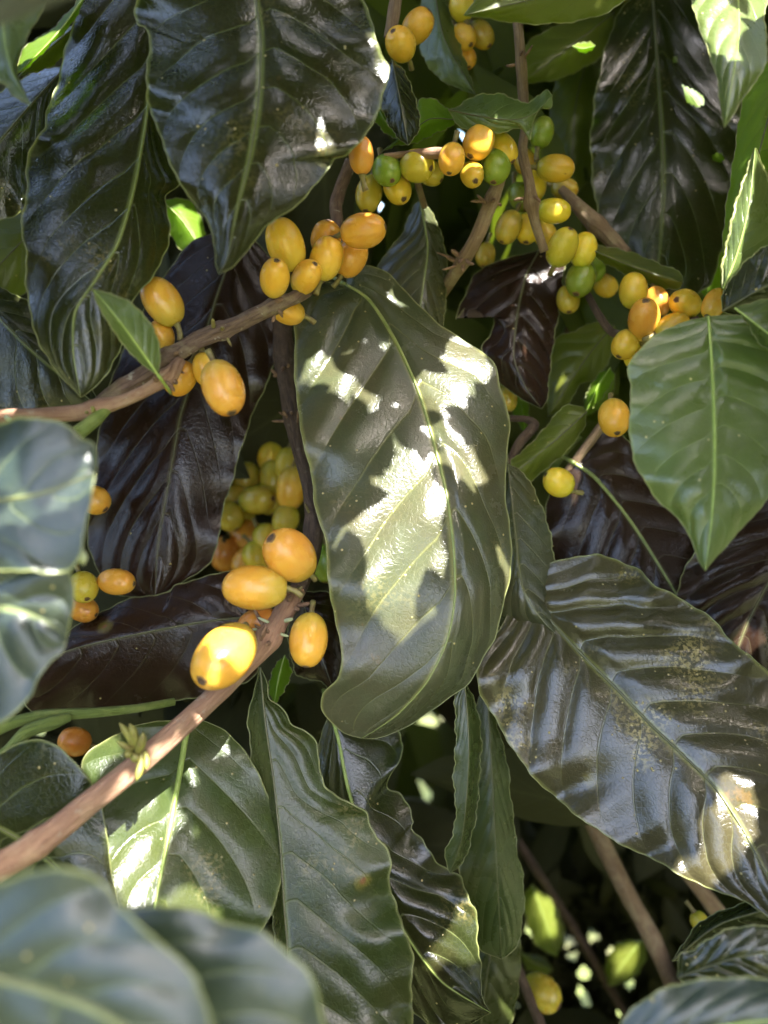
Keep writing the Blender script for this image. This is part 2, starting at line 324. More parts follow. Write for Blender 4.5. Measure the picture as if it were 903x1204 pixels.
leaf('R', 'long dark leaf hanging at upper left with pale glossy streaks and a curled tip', 'dark',
     [(176, -60), (178, 60), (173, 133), (167, 173), (160, 213), (150, 253), (137, 290), (112, 330), (88, 367), (86, 415), (95, 467)],
     [(110, -60), (80, 50), (66, 100), (54, 140), (52, 151), (40, 165), (33, 190), (30, 230), (26, 270), (30, 300), (32, 340), (35, 370), (42, 390), (50, 410), (62, 432), (82, 453)],
     [(185, -30), (186, 60), (184, 125), (192, 165), (203, 198), (211, 215), (196, 230), (199, 262), (196, 295), (183, 320), (170, 335), (158, 352), (152, 378), (142, 412), (124, 441), (106, 460)],
     [21.5, 20.8, 20, 19.2, 18.6, 18.8], e=(.5, .9), n=9, amp=0.85, wave=1.6, res=(170, 36), ribr=.05)
leaf('W', 'smooth mid green leaf at the right edge hanging tip down, lit evenly', 'green',
     [(833, 372), (837, 430), (840, 500), (840, 560), (836, 620), (829, 671)],
     [(800, 380), (765, 398), (745, 420), (737, 437), (742, 455), (740, 500), (745, 540), (758, 565), (775, 590), (800, 612), (815, 640), (822, 660)],
     [(870, 371), (903, 384), (928, 420), (935, 480), (922, 545), (900, 590), (880, 612), (860, 635), (842, 655)],
     [19.6, 18.6, 17.8, 17.6], e=(.6, .6), n=9, amp=1.05, wave=.7, res=(140, 36), rib='fresh', ribr=.04, s=.22)
leaf('F1', 'very blurred blue grey leaf filling the bottom left corner, nearest of all', 'soft',
     [(-130, 1120), (0, 1150), (120, 1190), (255, 1290)],
     [(-60, 1062), (0, 1039), (30, 1027), (61, 1021), (97, 1027), (127, 1042), (142, 1067), (165, 1090), (200, 1118), (225, 1145), (248, 1200)],
     [(-100, 1300), (60, 1400), (200, 1370)],
     [10.4, 10, 9.7, 9.6], e=(.35, -.2), n=6, amp=.45, wave=1.2, res=(100, 24), rib='dull')
leaf('F2', 'blurred grey green leaf along the bottom edge with a rounded upper rim', 'soft',
     [(50, 1080), (180, 1160), (290, 1240), (380, 1330)],
     [(100, 1062), (148, 1067), (193, 1066), (239, 1072), (270, 1086), (306, 1095), (336, 1118), (362, 1144), (375, 1174), (383, 1215), (390, 1270)],
     [(90, 1250), (220, 1380)],
     [11.4, 11.1, 10.9, 10.8], e=(.3, -.2), n=6, amp=.45, wave=1., res=(100, 24), rib='dull')
leaf('G1', 'blurred pale grey leaf at the left edge with squared tip and yellow glints', 'soft',
     [(-140, 600), (-30, 592), (50, 580), (112, 556)],
     [(-60, 520), (0, 499), (27, 491), (58, 493), (80, 502), (94, 514), (110, 521), (113, 540)],
     [(-60, 665), (0, 671), (35, 670), (50, 674), (67, 675), (80, 671), (89, 662), (95, 648), (101, 615), (107, 582)],
     [14.6, 14.2, 14, 14.2], e=(.35, -.25), n=5, amp=1.1, wave=1., res=(100, 24), rib='dull')
leaf('G2', 'blurred blue grey leaf under the pale squared one', 'soft',
     [(-130, 712), (0, 714), (45, 726), (70, 742), (78, 752)],
     [(-60, 650), (0, 640), (60, 645), (81, 666), (86, 691), (86, 711), (81, 738)],
     [(-80, 860), (0, 850), (34, 820), (43, 800), (58, 780), (73, 766)],
     [14.6, 14.4, 14.25, 14.5], e=(0., -.2), n=5, amp=.9, wave=.8, res=(100, 24), rib='dull', ribr=.02)
leaf('H', 'dark translucent green leaf with rounded edge behind the bare rod', 'dark',
     [(-70, 940), (20, 985), (90, 1040), (150, 1110)],
     [(-40, 905), (0, 887), (15, 877), (40, 869), (65, 876), (87, 895), (105, 917), (120, 950), (126, 987), (131, 1025), (140, 1065)],
     [(-70, 1060), (40, 1130)], [18.9, 18.7, 18.6, 18.5], e=(.4, .2), n=6, amp=.5, wave=.6, res=(100, 22), rib='dull', ribr=.02)
leaf('I', 'glossy leaf below the rod with glaring white sun patch beside its midrib', 'dull',
     [(222, 846), (216, 880), (206, 940), (193, 1010), (182, 1065), (176, 1110)],
     [(190, 848), (155, 855), (120, 873), (97, 895), (98, 940), (105, 1000), (125, 1060), (150, 1095)],
     [(240, 848), (265, 860), (290, 885), (310, 925), (325, 965), (332, 1010), (325, 1060), (300, 1100), (240, 1130)],
     [22., 20.8, 19.6, 18.5], e=(-.6, .9), n=5, amp=.5, wave=.9, res=(140, 40), rib='fresh', ribr=.1, s=.34)
leaf('J', 'long dusty green leaf hanging at bottom centre with a curled yellow wavy edge', 'dull',
     [(306, 785), (312, 850), (322, 920), (330, 1000), (336, 1090), (350, 1190), (440, 1310)],
     [(292, 850), (304, 950), (320, 1010), (322, 1090), (330, 1200), (370, 1290)],
     [(314, 802), (316, 822), (334, 834), (344, 852), (364, 864), (374, 879), (376, 902), (381, 925), (411, 944), (429, 955), (438, 975), (456, 1002), (459, 1022), (458, 1039), (466, 1069), (478, 1099), (485, 1129), (483, 1185), (487, 1220), (470, 1280)],
     [22.5, 21.8, 21, 20.2, 19.4, 19], e=(1., .5), n=10, amp=.35, wave=1.3, res=(170, 32), rib='dull', ribr=.035, rim=1.8)
leaf('K', 'glossy puckered leaf behind the long wavy one, green sun patch on its right', 'dark',
     [(388, 836), (398, 870), (410, 930), (440, 1030), (481, 1105), (520, 1155), (577, 1191)],
     [(372, 890), (382, 960), (418, 1060), (455, 1150), (520, 1215)],
     [(425, 846), (450, 852), (472, 862), (471, 890), (455, 922), (472, 937), (483, 952), (487, 965), (484, 974), (501, 995), (521, 1019), (541, 1032), (551, 1052), (559, 1075), (562, 1102), (564, 1129), (566, 1159), (569, 1178)],
     [24.6, 23.8, 23, 22.2, 22], e=(.7, .9), n=8, amp=.8, wave=1.8, res=(160, 34), rib='fresh', ribr=.06)
leaf('M1', 'narrow folded leaf strip with wavy pale edge hanging below the central leaf', 'dull',
     [(546, 800), (551, 870), (549, 930), (543, 985), (529, 1027)],
     [(535, 820), (536, 869), (533, 919), (536, 945), (534, 975), (523, 1005)],
     [(560, 830), (566, 870), (563, 920), (561, 952), (554, 985), (546, 1012)],
     [23.3, 23, 22.8, 22.8], e=(.1, 1.), n=8, amp=.8, wave=1.2, res=(100, 16), rib='dull', ribr=.025)
leaf('M2', 'flat dark olive leaf hanging behind the narrow folded strip', 'dull',
     [(572, 800), (578, 900), (583, 1000), (590, 1128)],
     [(553, 850), (543, 950), (540, 1040), (562, 1112)],
     [(584, 850), (597, 900), (600, 935), (604, 962), (608, 1002), (615, 1029), (616, 1069), (608, 1112)],
     [24.6, 24.4, 24.2, 24.2], e=(.2, .6), n=9, amp=.7, wave=1., res=(100, 20), rib='dull', ribr=.03)
leaf('M3', 'dim olive leaf lower down under the flat dark olive one', 'dull',
     [(585, 1080), (572, 1150), (560, 1260)], [(545, 1110), (535, 1200)], [(612, 1110), (602, 1200)], [28, 27.5, 27.5], n=7, amp=.7, res=(60, 12), rib='dull', ribr=.03)
leaf('O', 'folded bronze leaf half hidden behind the right side of the central leaf', 'brown',
     [(597, 545), (605, 620), (614, 690), (640, 732), (676, 764)],
     [(576, 620), (570, 700), (588, 738), (622, 741), (648, 752)],
     [(610, 552), (622, 564), (639, 601), (647, 628), (652, 661), (654, 711), (665, 741)],
     [24.6, 24, 23.6, 23.4], e=(1., .7), n=8, amp=.9, wave=1., res=(110, 24), rib='dull', ribr=.03)
leaf('PP', 'dark maroon leaf with long pale midrib under the smooth green leaf', 'maroon',
     [(676, 545), (699, 561), (735, 604), (762, 644), (795, 698), (850, 790)],
     [(655, 566), (641, 596), (646, 650), (668, 700), (730, 760), (800, 800)],
     [(695, 515), (725, 508), (765, 545), (840, 605), (890, 660), (905, 740)],
     [26.2, 25.8, 25.2, 24.8], e=(.5, .5), n=8, amp=0.6, wave=1., res=(130, 30), rib='lite', ribr=.07)
leaf('QQ', 'dark purplish leaf at the right edge below the smooth green leaf', 'maroon',
     [(985, 560), (930, 640), (880, 730), (850, 815)],
     [(940, 560), (850, 610), (800, 680), (795, 760)], [(1010, 680), (960, 770), (900, 830)],
     [25.4, 24.8, 24.4], e=(.5, .5), n=8, amp=0.9, wave=1., res=(110, 26), rib='dull', ribr=.04)
leaf('RR', 'large dark maroon leaf behind the upper left branch, reaching down to the cherries', 'maroon',
     [(285, 265), (256, 345), (228, 440), (212, 490), (198, 570), (186, 640), (182, 705)],
     [(225, 285), (170, 360), (130, 450), (108, 560), (104, 640), (130, 695)],
     [(328, 320), (338, 390), (318, 440), (293, 498), (275, 558), (261, 605), (248, 660)],
     [26, 25.4, 25, 24.8], e=(.8, .8), n=9, amp=0.5, wave=.9, res=(140, 32), rib='dull', ribr=.03)
leaf('SS', 'dark leaf lying sideways at lower left, fine midrib running to the cherries', 'maroon',
     [(302, 725), (240, 731), (150, 748), (80, 765), (15, 795)],
     [(285, 672), (250, 676), (207, 688), (197, 697), (150, 705), (90, 735), (50, 765)],
     [(303, 790), (262, 811), (215, 823), (170, 829), (100, 842), (40, 840)],
     [24.4, 24, 23.8, 23.6], e=(.9, .4), n=7, amp=0.8, wave=1., res=(130, 28), rib='dull', ribr=.04)
leaf('TT', 'small dark leaf with yellow tip behind the single cherry beside the central leaf', 'maroon',
     [(352, 695), (368, 745), (394, 816)], [(338, 740), (348, 792), (376, 801)], [(396, 700), (407, 750), (402, 792)],
     [24.4, 24, 23.8], n=7, amp=.9, res=(70, 14), rib='dull', ribr=.02)
leaf('TU', 'slim green shoot leaf below the rough branch node', 'lime',
     [(335, 770), (328, 795), (322, 830)], [(322, 785), (316, 810)], [(343, 790), (334, 812)], [24, 23.8, 23.6], n=5, res=(40, 10), rib='fresh', ribr=.02)
leaf('UU', 'small narrow green leaf growing from the upper left branch', 'green',
     [(186, 441), (174, 424), (150, 390), (128, 362), (109, 340)], [(172, 432), (148, 409), (124, 374), (114, 356)], [(188, 424), (187, 405), (178, 382), (154, 356), (128, 345)],
     [18.4, 18, 17.6, 17.6], e=(.2, .3), n=7, amp=.6, wave=.5, res=(90, 18), rib='fresh', ribr=.035)
leaf('VV', 'dark leaf with dull sheen at left edge behind the long hanging leaf', 'dark',
     [(-50, 320), (20, 395), (70, 440), (118, 480)], [(-60, 420), (0, 490), (70, 498)], [(0, 338), (40, 360), (90, 420)],
     [24.6, 24, 23.6], n=7, amp=0.8, res=(90, 20), rib='dull', ribr=.03)
leaf('WW', 'olive shaded leaf at left edge behind the long hanging leaf', 'olive',
     [(75, 225), (20, 290), (-60, 370)], [(20, 220), (-50, 270)], [(70, 300), (20, 350)], [26, 25.6, 25.2], n=7, amp=.8, res=(80, 18), rib='dull', ribr=.03)
leaf('S', 'dark leaf at upper left edge with a bluish shine along its top', 'dark',
     [(78, 78), (30, 130), (-50, 225)], [(45, 82), (0, 108), (-60, 150)], [(72, 110), (58, 170), (28, 246), (-20, 260)], [23.4, 22.8, 22.4], e=(.9, .5), n=7, amp=0.8, res=(90, 20), rib='dull', ribr=.03)
leaf('T', 'pale blue green leaf in the top left corner with pointed tip', 'green',
     [(25, -70), (5, 0), (6, 50), (16, 88), (36, 124)], [(-50, -50), (-60, 40), (-10, 92), (6, 100), (18, 114)], [(70, -50), (57, 0), (47, 17), (35, 37), (27, 55), (21, 72), (20, 88), (28, 106)],
     [18.2, 17.4, 16.7, 16.1], e=(.6, .5), n=6, amp=.8, res=(90, 22), rib='fresh', ribr=.03)
leaf('U', 'lime sunlit folded young leaf beside the top left corner leaf', 'lime',
     [(110, -20), (75, 30), (50, 58), (19, 88)], [(80, 15), (57, 38), (42, 45), (25, 62)], [(85, 27), (60, 52), (38, 75)], [20.4, 20, 19.8], n=5, amp=.6, res=(60, 12), rib='fresh', ribr=.03)
leaf('V', 'small dark green leaf tucked under the lime folded leaf', 'olive',
     [(90, 30), (60, 55), (22, 90)], [(68, 35), (40, 62)], [(84, 55), (60, 78)], [22, 21.8, 21.6], n=5, amp=.6, res=(50, 12), rib='dull', ribr=.02)
leaf('X', 'bright sunlit leaf in the top right corner with hooked tip', 'green',
     [(862, -70), (868, 0), (868, 50), (860, 100), (852, 150)], [(818, -50), (814, 0), (818, 20), (825, 40), (836, 70), (844, 95), (847, 125)], [(905, -40), (899, 20), (902, 60), (896, 85), (881, 105), (866, 128)],
     [20.8, 19.6, 18.4, 17.6], e=(.5, .5), n=7, amp=1.1, res=(110, 24), rib='fresh', ribr=.03)
leaf('Y', 'pointed leaf at the right edge with lime glowing margin, tip upward', 'green',
     [(850, 340), (866, 300), (880, 245), (888, 174)], [(849, 315), (856, 280), (865, 240), (877, 205)], [(900, 310), (920, 260), (903, 212)],
     [20.6, 20.4, 20.6], e=(.3, .7), n=7, amp=.8, res=(90, 18), rib='fresh', ribr=.03, rim=3.)
leaf('CC', 'backlit olive green leaf hanging behind the bright top right leaf', 'lime',  # lime colour stands in for the backlight on this leaf
     [(925, 60), (890, 190), (862, 335)], [(880, 90), (862, 190), (850, 280)], [(960, 190), (900, 300)], [22.6, 22.4, 22.2], n=7, amp=.7, res=(80, 18), rib='dull', ribr=.03)
leaf('Z', 'grey glossy leaf at right edge just above the smooth green leaf', 'dark',
     [(849, 366), (885, 345), (950, 310)], [(850, 343), (865, 322), (882, 302), (910, 287)], [(868, 371), (905, 366), (945, 350)], [19.8, 19.4, 19.2], n=6, amp=1., res=(70, 16), rib='dull', ribr=.03)
leaf('AA', 'small wavy green leaf at right edge lying over the smooth green leaf', 'green',
     [(864, 362), (890, 382), (940, 420)], [(880, 357), (910, 352), (945, 380)], [(878, 378), (890, 400), (905, 412)], [18.6, 18.2, 18], n=6, amp=1., res=(60, 14), rib='fresh', ribr=.025)
leaf('BB', 'large dark leaf at upper right pierced by small lime holes', 'dark',
     [(766, -30), (772, 60), (778, 150), (780, 220), (776, 290), (770, 345)], [(725, 20), (706, 80), (695, 150), (696, 205), (706, 270), (722, 302), (748, 330)], [(808, -20), (832, 50), (852, 110), (874, 150), (874, 195), (866, 240), (851, 290), (834, 335), (805, 352)],
     [29, 28, 27.4, 27], e=(.5, .5), n=8, amp=.5, wave=1.2, res=(170, 60), rib='dull', ribr=.05, holes=BB_H)
leaf('BL', 'sunlit lime leaf glimpsed through the holes of the large dark leaf', 'lime', [(760, 40), (815, 115), (880, 215)], [(770, 110), (840, 190)], [(820, 60), (870, 130)], [31.5, 31, 30.5], n=5, res=(40, 10), rib='fresh', ribr=.02)
leaf('EE', 'olive underside of a leaf lying along the top edge', 'olive',
     [(790, -60), (680, -15), (545, 18)], [(700, -90), (600, -50)], [(760, -20), (715, 14), (670, 26), (620, 28), (575, 22)], [20.6, 20.2, 20], n=7, amp=.7, res=(90, 18), rib='dull', ribr=.03)
leaf('FF', 'shaded green leaf below the top edge leaf, right of the bare twig', 'olive',
     [(722, 15), (670, 55), (612, 98)], [(680, 20), (620, 50)], [(715, 60), (660, 92)], [29, 28.6, 28.4], n=6, amp=.8, res=(60, 14), rib='dull', ribr=.03)
leaf('F3', 'dim green leaf in shade beside the stem left of the large pierced leaf', 'olive',
     [(690, 70), (676, 130), (672, 235)], [(655, 90), (645, 160)], [(720, 100), (708, 190)], [31, 30.6, 30.4], n=6, amp=.8, res=(60, 14), rib='dull', ribr=.03)
leaf('GG', 'plain green leaf pointing down right between the two top cherry clusters', 'green',
     [(508, -30), (522, 45), (559, 111)], [(496, 0), (495, 60), (512, 88), (532, 101)], [(524, 0), (536, 40), (548, 75)], [26, 25.6, 25.4], n=7, amp=.6, res=(80, 18), rib='dull', ribr=.03)
leaf('HH', 'small dark glossy leaf right of the wide top leaf', 'dark',
     [(461, 70), (469, 110), (480, 171)], [(450, 88), (446, 115), (456, 145), (470, 164)], [(476, 85), (487, 112), (494, 142), (490, 158)], [22.6, 22.2, 22], n=6, amp=1.2, res=(70, 18), rib='dull', ribr=.025)
leaf('II', 'green leaf with ragged bitten tip lying above the bright cherries', 'green',
     [(527, 129), (560, 136), (600, 141), (628, 134), (649, 112)], [(541, 124), (549, 117), (566, 111), (591, 111), (616, 121), (632, 114), (642, 105)], [(538, 146), (550, 154), (580, 157), (612, 151), (623, 164), (627, 142), (635, 129), (648, 126)],
     [22.4, 22, 21.8, 21.8], e=(.5, .2), n=6, amp=.7, res=(100, 20), rib='dull', ribr=.025)
leaf('JJ', 'yellow green leaf with torn edge left of the bitten one', 'lime',
     [(537, 141), (505, 140), (475, 162), (448, 179)], [(525, 127), (511, 117), (494, 116), (488, 140), (474, 158)], [(531, 149), (516, 155), (491, 167), (466, 171)],
     [23.2, 23, 22.8], n=6, amp=.7, res=(70, 16), rib='dull', ribr=.02)
leaf('KK', 'tiny lime leaf peeping out at the right of the wide top leaf', 'lime',
     [(443, 124), (455, 145), (474, 165)], [(440, 140), (455, 158)], [(455, 128), (463, 146)], [23.4, 23.2, 23], n=4, res=(40, 10), rib='fresh', ribr=.015)
leaf('LL', 'dull bronze leaf hanging behind the top of the central leaf', 'brown',
     [(494, 236), (503, 290), (498, 335), (488, 400)], [(486, 242), (474, 272), (463, 287), (446, 310), (440, 350), (455, 400)], [(500, 240), (514, 262), (525, 300), (525, 345), (518, 395)],
     [26, 25.4, 25], n=7, amp=.9, res=(90, 20), rib='lite', ribr=.04)
leaf('MM', 'dark leaf with white glints and a notched left side right of the central leaf', 'maroon',
     [(634, 294), (618, 326), (608, 373), (604, 420), (618, 455), (637, 481)], [(600, 303), (576, 310), (556, 326), (542, 357), (537, 375), (546, 362), (565, 362), (580, 372), (576, 395), (566, 410), (574, 425), (588, 450), (608, 466)], [(655, 299), (663, 306), (662, 333), (658, 361), (654, 385), (649, 415), (646, 443), (643, 470)],
     [27.4, 26.6, 26, 26], n=7, amp=.9, res=(110, 26), rib='dull', ribr=.03)
leaf('NN', 'olive leaf beside the dark notched leaf, below the green cherries', 'olive',
     [(722, 382), (690, 420), (644, 490)], [(700, 378), (678, 388), (652, 400), (645, 440)], [(724, 395), (718, 420), (702, 443), (680, 454), (668, 478)], [28, 27.6, 27.4], n=6, amp=.9, res=(70, 16), rib='dull', ribr=.025)
leaf('OO', 'curled olive leaf lying right of the central leaf over a green twig', 'olive',
     [(690, 484), (655, 516), (598, 562)], [(682, 477), (662, 478), (645, 498), (622, 524), (602, 541)], [(686, 504), (666, 531), (642, 551), (622, 566)], [25.6, 25.2, 25], n=6, amp=.9, res=(70, 16), rib='dull', ribr=.025)
leaf('YY', 'small olive leaf with lime sunlit base above the orange cherry cluster', 'olive',
     [(680, 287), (725, 306), (768, 322), (803, 332)], [(700, 288), (740, 296), (780, 312), (800, 320)], [(695, 300), (735, 322), (770, 338), (796, 340)], [25.2, 25, 24.8], n=6, amp=.7, res=(70, 14), rib='dull', ribr=.02)
leaf('X0', 'dark leaf edge above the grey glossy leaf at lower right', 'dark',
     [(790, 1130), (850, 1085), (960, 1055)], [(822, 1085), (862, 1066), (910, 1052)], [(850, 1120), (950, 1095)], [20.6, 20, 19.6], n=6, amp=.8, res=(70, 16), rib='dull', ribr=.025)
leaf('X1', 'grey glossy leaf at lower right with a pale curled corner', 'dark',
     [(796, 1150), (870, 1125), (980, 1110)], [(800, 1122), (815, 1117), (835, 1103), (862, 1091), (910, 1088), (965, 1092)], [(830, 1165), (920, 1160)], [17.6, 17.2, 17], e=(.3, -.1), n=7, amp=1., res=(90, 20), rib='dull', ribr=.025)
leaf('X2', 'pale blurred leaf in the bottom right corner with rounded rim', 'soft',
     [(715, 1235), (800, 1215), (900, 1200), (1000, 1200)], [(732, 1200), (749, 1182), (775, 1165), (809, 1154), (849, 1150), (903, 1151), (970, 1165)], [(760, 1290), (870, 1310), (960, 1260)], [14.2, 14, 13.8], e=(.4, 0), n=7, amp=.6, res=(90, 22), rib='fresh', ribr=.03)
leaf('B1', 'lime leaf glowing in the gap between wide top leaf and long left leaf', 'lime', [(190, 235), (215, 260), (240, 300)], [(198, 270), (215, 296)], [(222, 235), (240, 265)], [27, 27, 27], n=5, res=(40, 10), rib='fresh', ribr=.02)
leaf('B2', 'yellow green leaf glowing low in the dark gap, left of the pale bright flecks', 'olive', [(625, 1040), (640, 1080), (655, 1125)], [(614, 1060), (630, 1110)], [(650, 1060), (664, 1095)], [40, 40, 40], n=5, res=(40, 10), rib='fresh', ribr=.02)
leaf('B3', 'lime leaf glowing low in the dark gap beside the brown stem', 'olive', [(755, 1105), (735, 1130), (715, 1160)], [(728, 1108), (712, 1132)], [(760, 1125), (745, 1150)], [41, 41, 41], n=5, res=(40, 10), rib='fresh', ribr=.02)
leaf('B4', 'small lime leaf behind the gap above the lowest single cherry', 'olive', [(612, 1120), (628, 1132), (650, 1140)], [(622, 1122), (640, 1126)], [(620, 1140), (640, 1148)], [42, 42, 42], n=5, res=(40, 10), rib='fresh', ribr=.02)
leaf('B5', 'lime leaf glimpsed beside the single cherry left of the smooth green leaf', 'lime', [(722, 440), (700, 460), (685, 490)], [(705, 440), (690, 462)], [(722, 455), (706, 480)], [30, 30, 30], n=5, res=(40, 10), rib='fresh', ribr=.02)
leaf('B6', 'yellow green leaf low at the edge of the large pierced leaf', 'lime', [(845, 270), (838, 310), (830, 350)], [(825, 290), (815, 330)], [(855, 300), (850, 335)], [30, 30, 30], n=5, res=(40, 10), rib='fresh', ribr=.02)

leaf('B7', 'tiny lime leaf lit in the shade right of the bare twig top', 'lime', [(673, 54), (686, 57), (700, 54)], [(684, 62), (694, 60)], [(682, 51), (694, 50)], [27.6, 27.6, 27.6], n=4, res=(30, 8), rib='fresh', ribr=.012)
leaf('B8', 'small lime leaf glowing behind the dim olive cherry at the central leaf', 'lime', [(600, 440), (612, 470), (618, 510)], [(598, 465), (606, 492)], [(614, 455), (622, 485)], [29, 29, 29], n=4, res=(30, 8), rib='fresh', ribr=.015)
leaf('B9', 'lime leaf glowing behind the olive leaf under the green cherries', 'lime', [(718, 432), (704, 452), (690, 482)], [(704, 440), (690, 462)], [(722, 446), (704, 474)], [27.2, 27.2, 27.2], n=4, res=(40, 8), rib='fresh', ribr=.015)
# ------------------------------------------------------------------ cherries
def cherry(label, cx, cy, A, B, ang, kind, d, view=.3, group='coffee cherries on the branches', stalk=True, husk=False):
    """A, B half length and half width in photo pixels; ang: where the navel end points in the picture (0 right, 90 down); view: how much that end turns to the lens (-1..1)"""
    k = d / F * .01
    c = P(cx, cy, d)
    a = math.radians(ang); pl = math.sqrt(max(0., 1 - view * view))
    ax = math.cos(a) * pl * XC - math.sin(a) * pl * YC - view * ZC
    # the photo's half length is the apparent one: undo the foreshortening, within reason
    ap2 = max(A * A - B * B * view * view, B * B * .9) / max(pl * pl, .25)
    h = min(math.sqrt(ap2), B * 1.42) if abs(view) < .85 else B * 1.12
    h *= k; r = B * k
    n, m = 32, 22
    V, Fc = [], []
    ph = rng.uniform(0, 6.28, 3)
    for i in range(m + 1):
        t = PI * i / m
        z = -math.cos(t) * h; rr = r * math.sin(t) ** .86
        if i < 2: z += .04 * h * (2 - i) / 2
        for j in range(n):
            th = 2 * PI * j / n
            w = 1 + .018 * math.sin(2 * th + ph[0]) + .012 * math.sin(3 * th + ph[1] + z / h * 2) + .01 * math.sin(th * 5 + ph[2])
            V.append((rr * w * math.cos(th), rr * w * .965 * math.sin(th), z))
    for i in range(m):
        for j in range(n): Fc.append((i * n + j, i * n + (j + 1) % n, (i + 1) * n + (j + 1) % n, (i + 1) * n + j))
    z = Vector(ax); x = z.orthogonal().normalized(); y = z.cross(x)
    t = thing('coffee_cherry', label, 'coffee cherry', c, group)
    t.rotation_euler = Matrix((x, y, z)).transposed().to_euler()
    link('fruit', mesh_np('fruit', V, Fc), CM[kind], t)
    # navel: a raised ring round a dark scar
    sr = r * rng.uniform(.13, .17)
    def zs(q): return h * math.cos(math.asin(min(1, (q / r) ** (1 / .86))))
    zr = zs(sr)
    V, Fc = [], []
    prof = [(sr * 1.7, zs(sr * 1.7) - h * .012), (sr * 1.35, zs(sr * 1.35) + h * .008), (sr * 1.05, zs(sr * 1.05) + h * .018), (sr * .75, zs(sr * .75) + h * .004), (sr * .05, zs(sr * .1) + h * .002)]
    for i, (q, zz) in enumerate(prof):
        for j in range(14):
            th = 2 * PI * j / 14; w = 1 + .05 * math.sin(3 * th + ph[1]) + .06 * math.sin(5 * th + ph[0])
            V.append((q * w * math.cos(th), q * w * math.sin(th), zz))
    mi = []
    for i in range(4):
        for j in range(14): Fc.append((i * 14 + j, i * 14 + (j + 1) % 14, (i + 1) * 14 + (j + 1) % 14, (i + 1) * 14 + j)); mi.append(0 if i < 2 else 1)
    link('navel_scar', mesh_np('navel_scar', V, Fc, matidx=mi), [SCARR, SCAR], t)
    if stalk:
        s = np.linspace(0, 1, 8); bend = rng.uniform(-.3, .3, 2)
        pth = np.stack([bend[0] * r * s ** 2, bend[1] * r * s ** 2, -h * .95 - s * .0042], 1)
        tv, tf = tube(pth, np.interp(s, [0, .25, 1], [.0011, .0007, .0009]), 8); link('stalk', mesh_np('stalk', tv, tf), STALK, t)
    if husk:
        V = []; Fc = []
        for q in range(5):
            th = 2 * PI * q / 5; b = len(V)
            dx, dy = math.cos(th), math.sin(th)
            V += [(dx * sr, dy * sr, zr), (dx * sr - dy * sr * .5, dy * sr + dx * sr * .5, zr + .0012), (dx * sr * 1.7, dy * sr * 1.7, zr + .0032), (dx * sr + dy * sr * .5, dy * sr - dx * sr * .5, zr + .0012)]
            Fc.append((b, b + 1, b + 2, b + 3))
        link('dried_calyx', mesh_np('dried_calyx', V, Fc), HUSK, t)
C = cherry
g1 = 'ripe cherries along the upper left branch'
C('ripe cherry behind the curled tip of the long left leaf, above the branch', 191, 355, 30, 22, 238, 'ripe', 20.4, .15, g1)
C('small cherry half hidden under the one by the long left leaf', 190, 394, 18, 15, 250, 'ripe', 20.8, .1, g1)
C('oval yellow cherry hanging alone below the upper left branch', 262, 456, 37, 25, 68, 'ripe', 19.2, .3, g1)
C('amber cherry tucked behind the forked node of the upper left branch', 212, 445, 22, 18, 120, 'amber', 20.9, .2, g1)
C('hidden cherry peeking out behind the lone oval cherry', 241, 434, 20, 15, 80, 'ripe', 20.8, .1, g1)
g2 = 'ripe cherries above the central leaf'
C('orange cherry topmost left in the bunch above the central leaf', 336, 288, 31, 22, 250, 'ripe', 21.6, .45, g2)
C('long orange cherry lying flat, biggest of the bunch above the central leaf', 427, 271, 27, 21, 355, 'amber', 21.6, .25, g2)
C('cherry partly covered, between the flat long cherry and its neighbours', 383, 280, 20, 18, 285, 'amber', 22.4, .5, g2)
C('tilted orange cherry in the middle of the bunch above the central leaf', 384, 304, 25, 20, 290, 'ripe', 21.9, .4, g2)
C('round cherry lowest left of the bunch, navel facing the lens', 323, 327, 19, 18, 290, 'ripe', 21, .8, g2)
C('round cherry touching the upper edge of the central leaf', 360, 326, 20, 17, 320, 'ripe', 21.8, .75, g2)
C('cherry cut off by the left corner of the central leaf', 339, 366, 19, 16, 190, 'ripe', 22.6, .5, g2)
C('shaded brownish cherry at the right behind the tilted one', 413, 303, 24, 19, 300, 'amber', 23.2, .1, g2)
g3 = 'mixed cherries under the bitten leaf'
C('orange cherry with a dried calyx tuft under the wide top leaf', 425, 183, 22, 15, 268, 'amber', 20.6, .2, g3, husk=True)
C('green cherry right of the tufted orange one', 455, 200, 20, 17, 70, 'green', 23, .5, g3)
C('long dull green cherry hanging lowest under the tufted orange one', 434, 228, 23, 16, 100, 'olive', 24, .2, g3)
C('pale yellow cherry with dark navel below the round green ones', 467, 222, 20, 16, 65, 'yellow', 23.6, .5, g3)
C('olive yellow cherry left of the white lit twig', 490, 195, 20, 19, 25, 'olive', 22.8, .5, g3)
C('hidden olive cherry behind the white lit twig', 506, 203, 17, 14, 40, 'olive', 24.4, .2, g3)
C('bright sunlit yellow cherry right of the white lit twig', 531, 187, 19, 16, 100, 'ripe', 21.8, .2, g3)
C('vivid orange sunlit cherry directly below the bitten leaf', 563, 167, 22, 18, 120, 'ripe', 22.4, .2, g3)
C('yellow orange cherry under the ragged tip of the bitten leaf', 592, 174, 21, 15, 60, 'yellow', 23, .2, g3)
C('small yellow cherry with dark navel below the vivid orange one', 555, 205, 18, 14, 80, 'yellow', 22.6, .7, g3)
C('round green cherry at the foot of the vivid orange one', 583, 196, 21, 18, 100, 'green', 23, .2, g3)
g4 = 'yellow and green cherries along the brown twig'
C('green cherry topmost right of the brown twig', 637, 156, 18, 14, 285, 'green', 25, .1, g4)
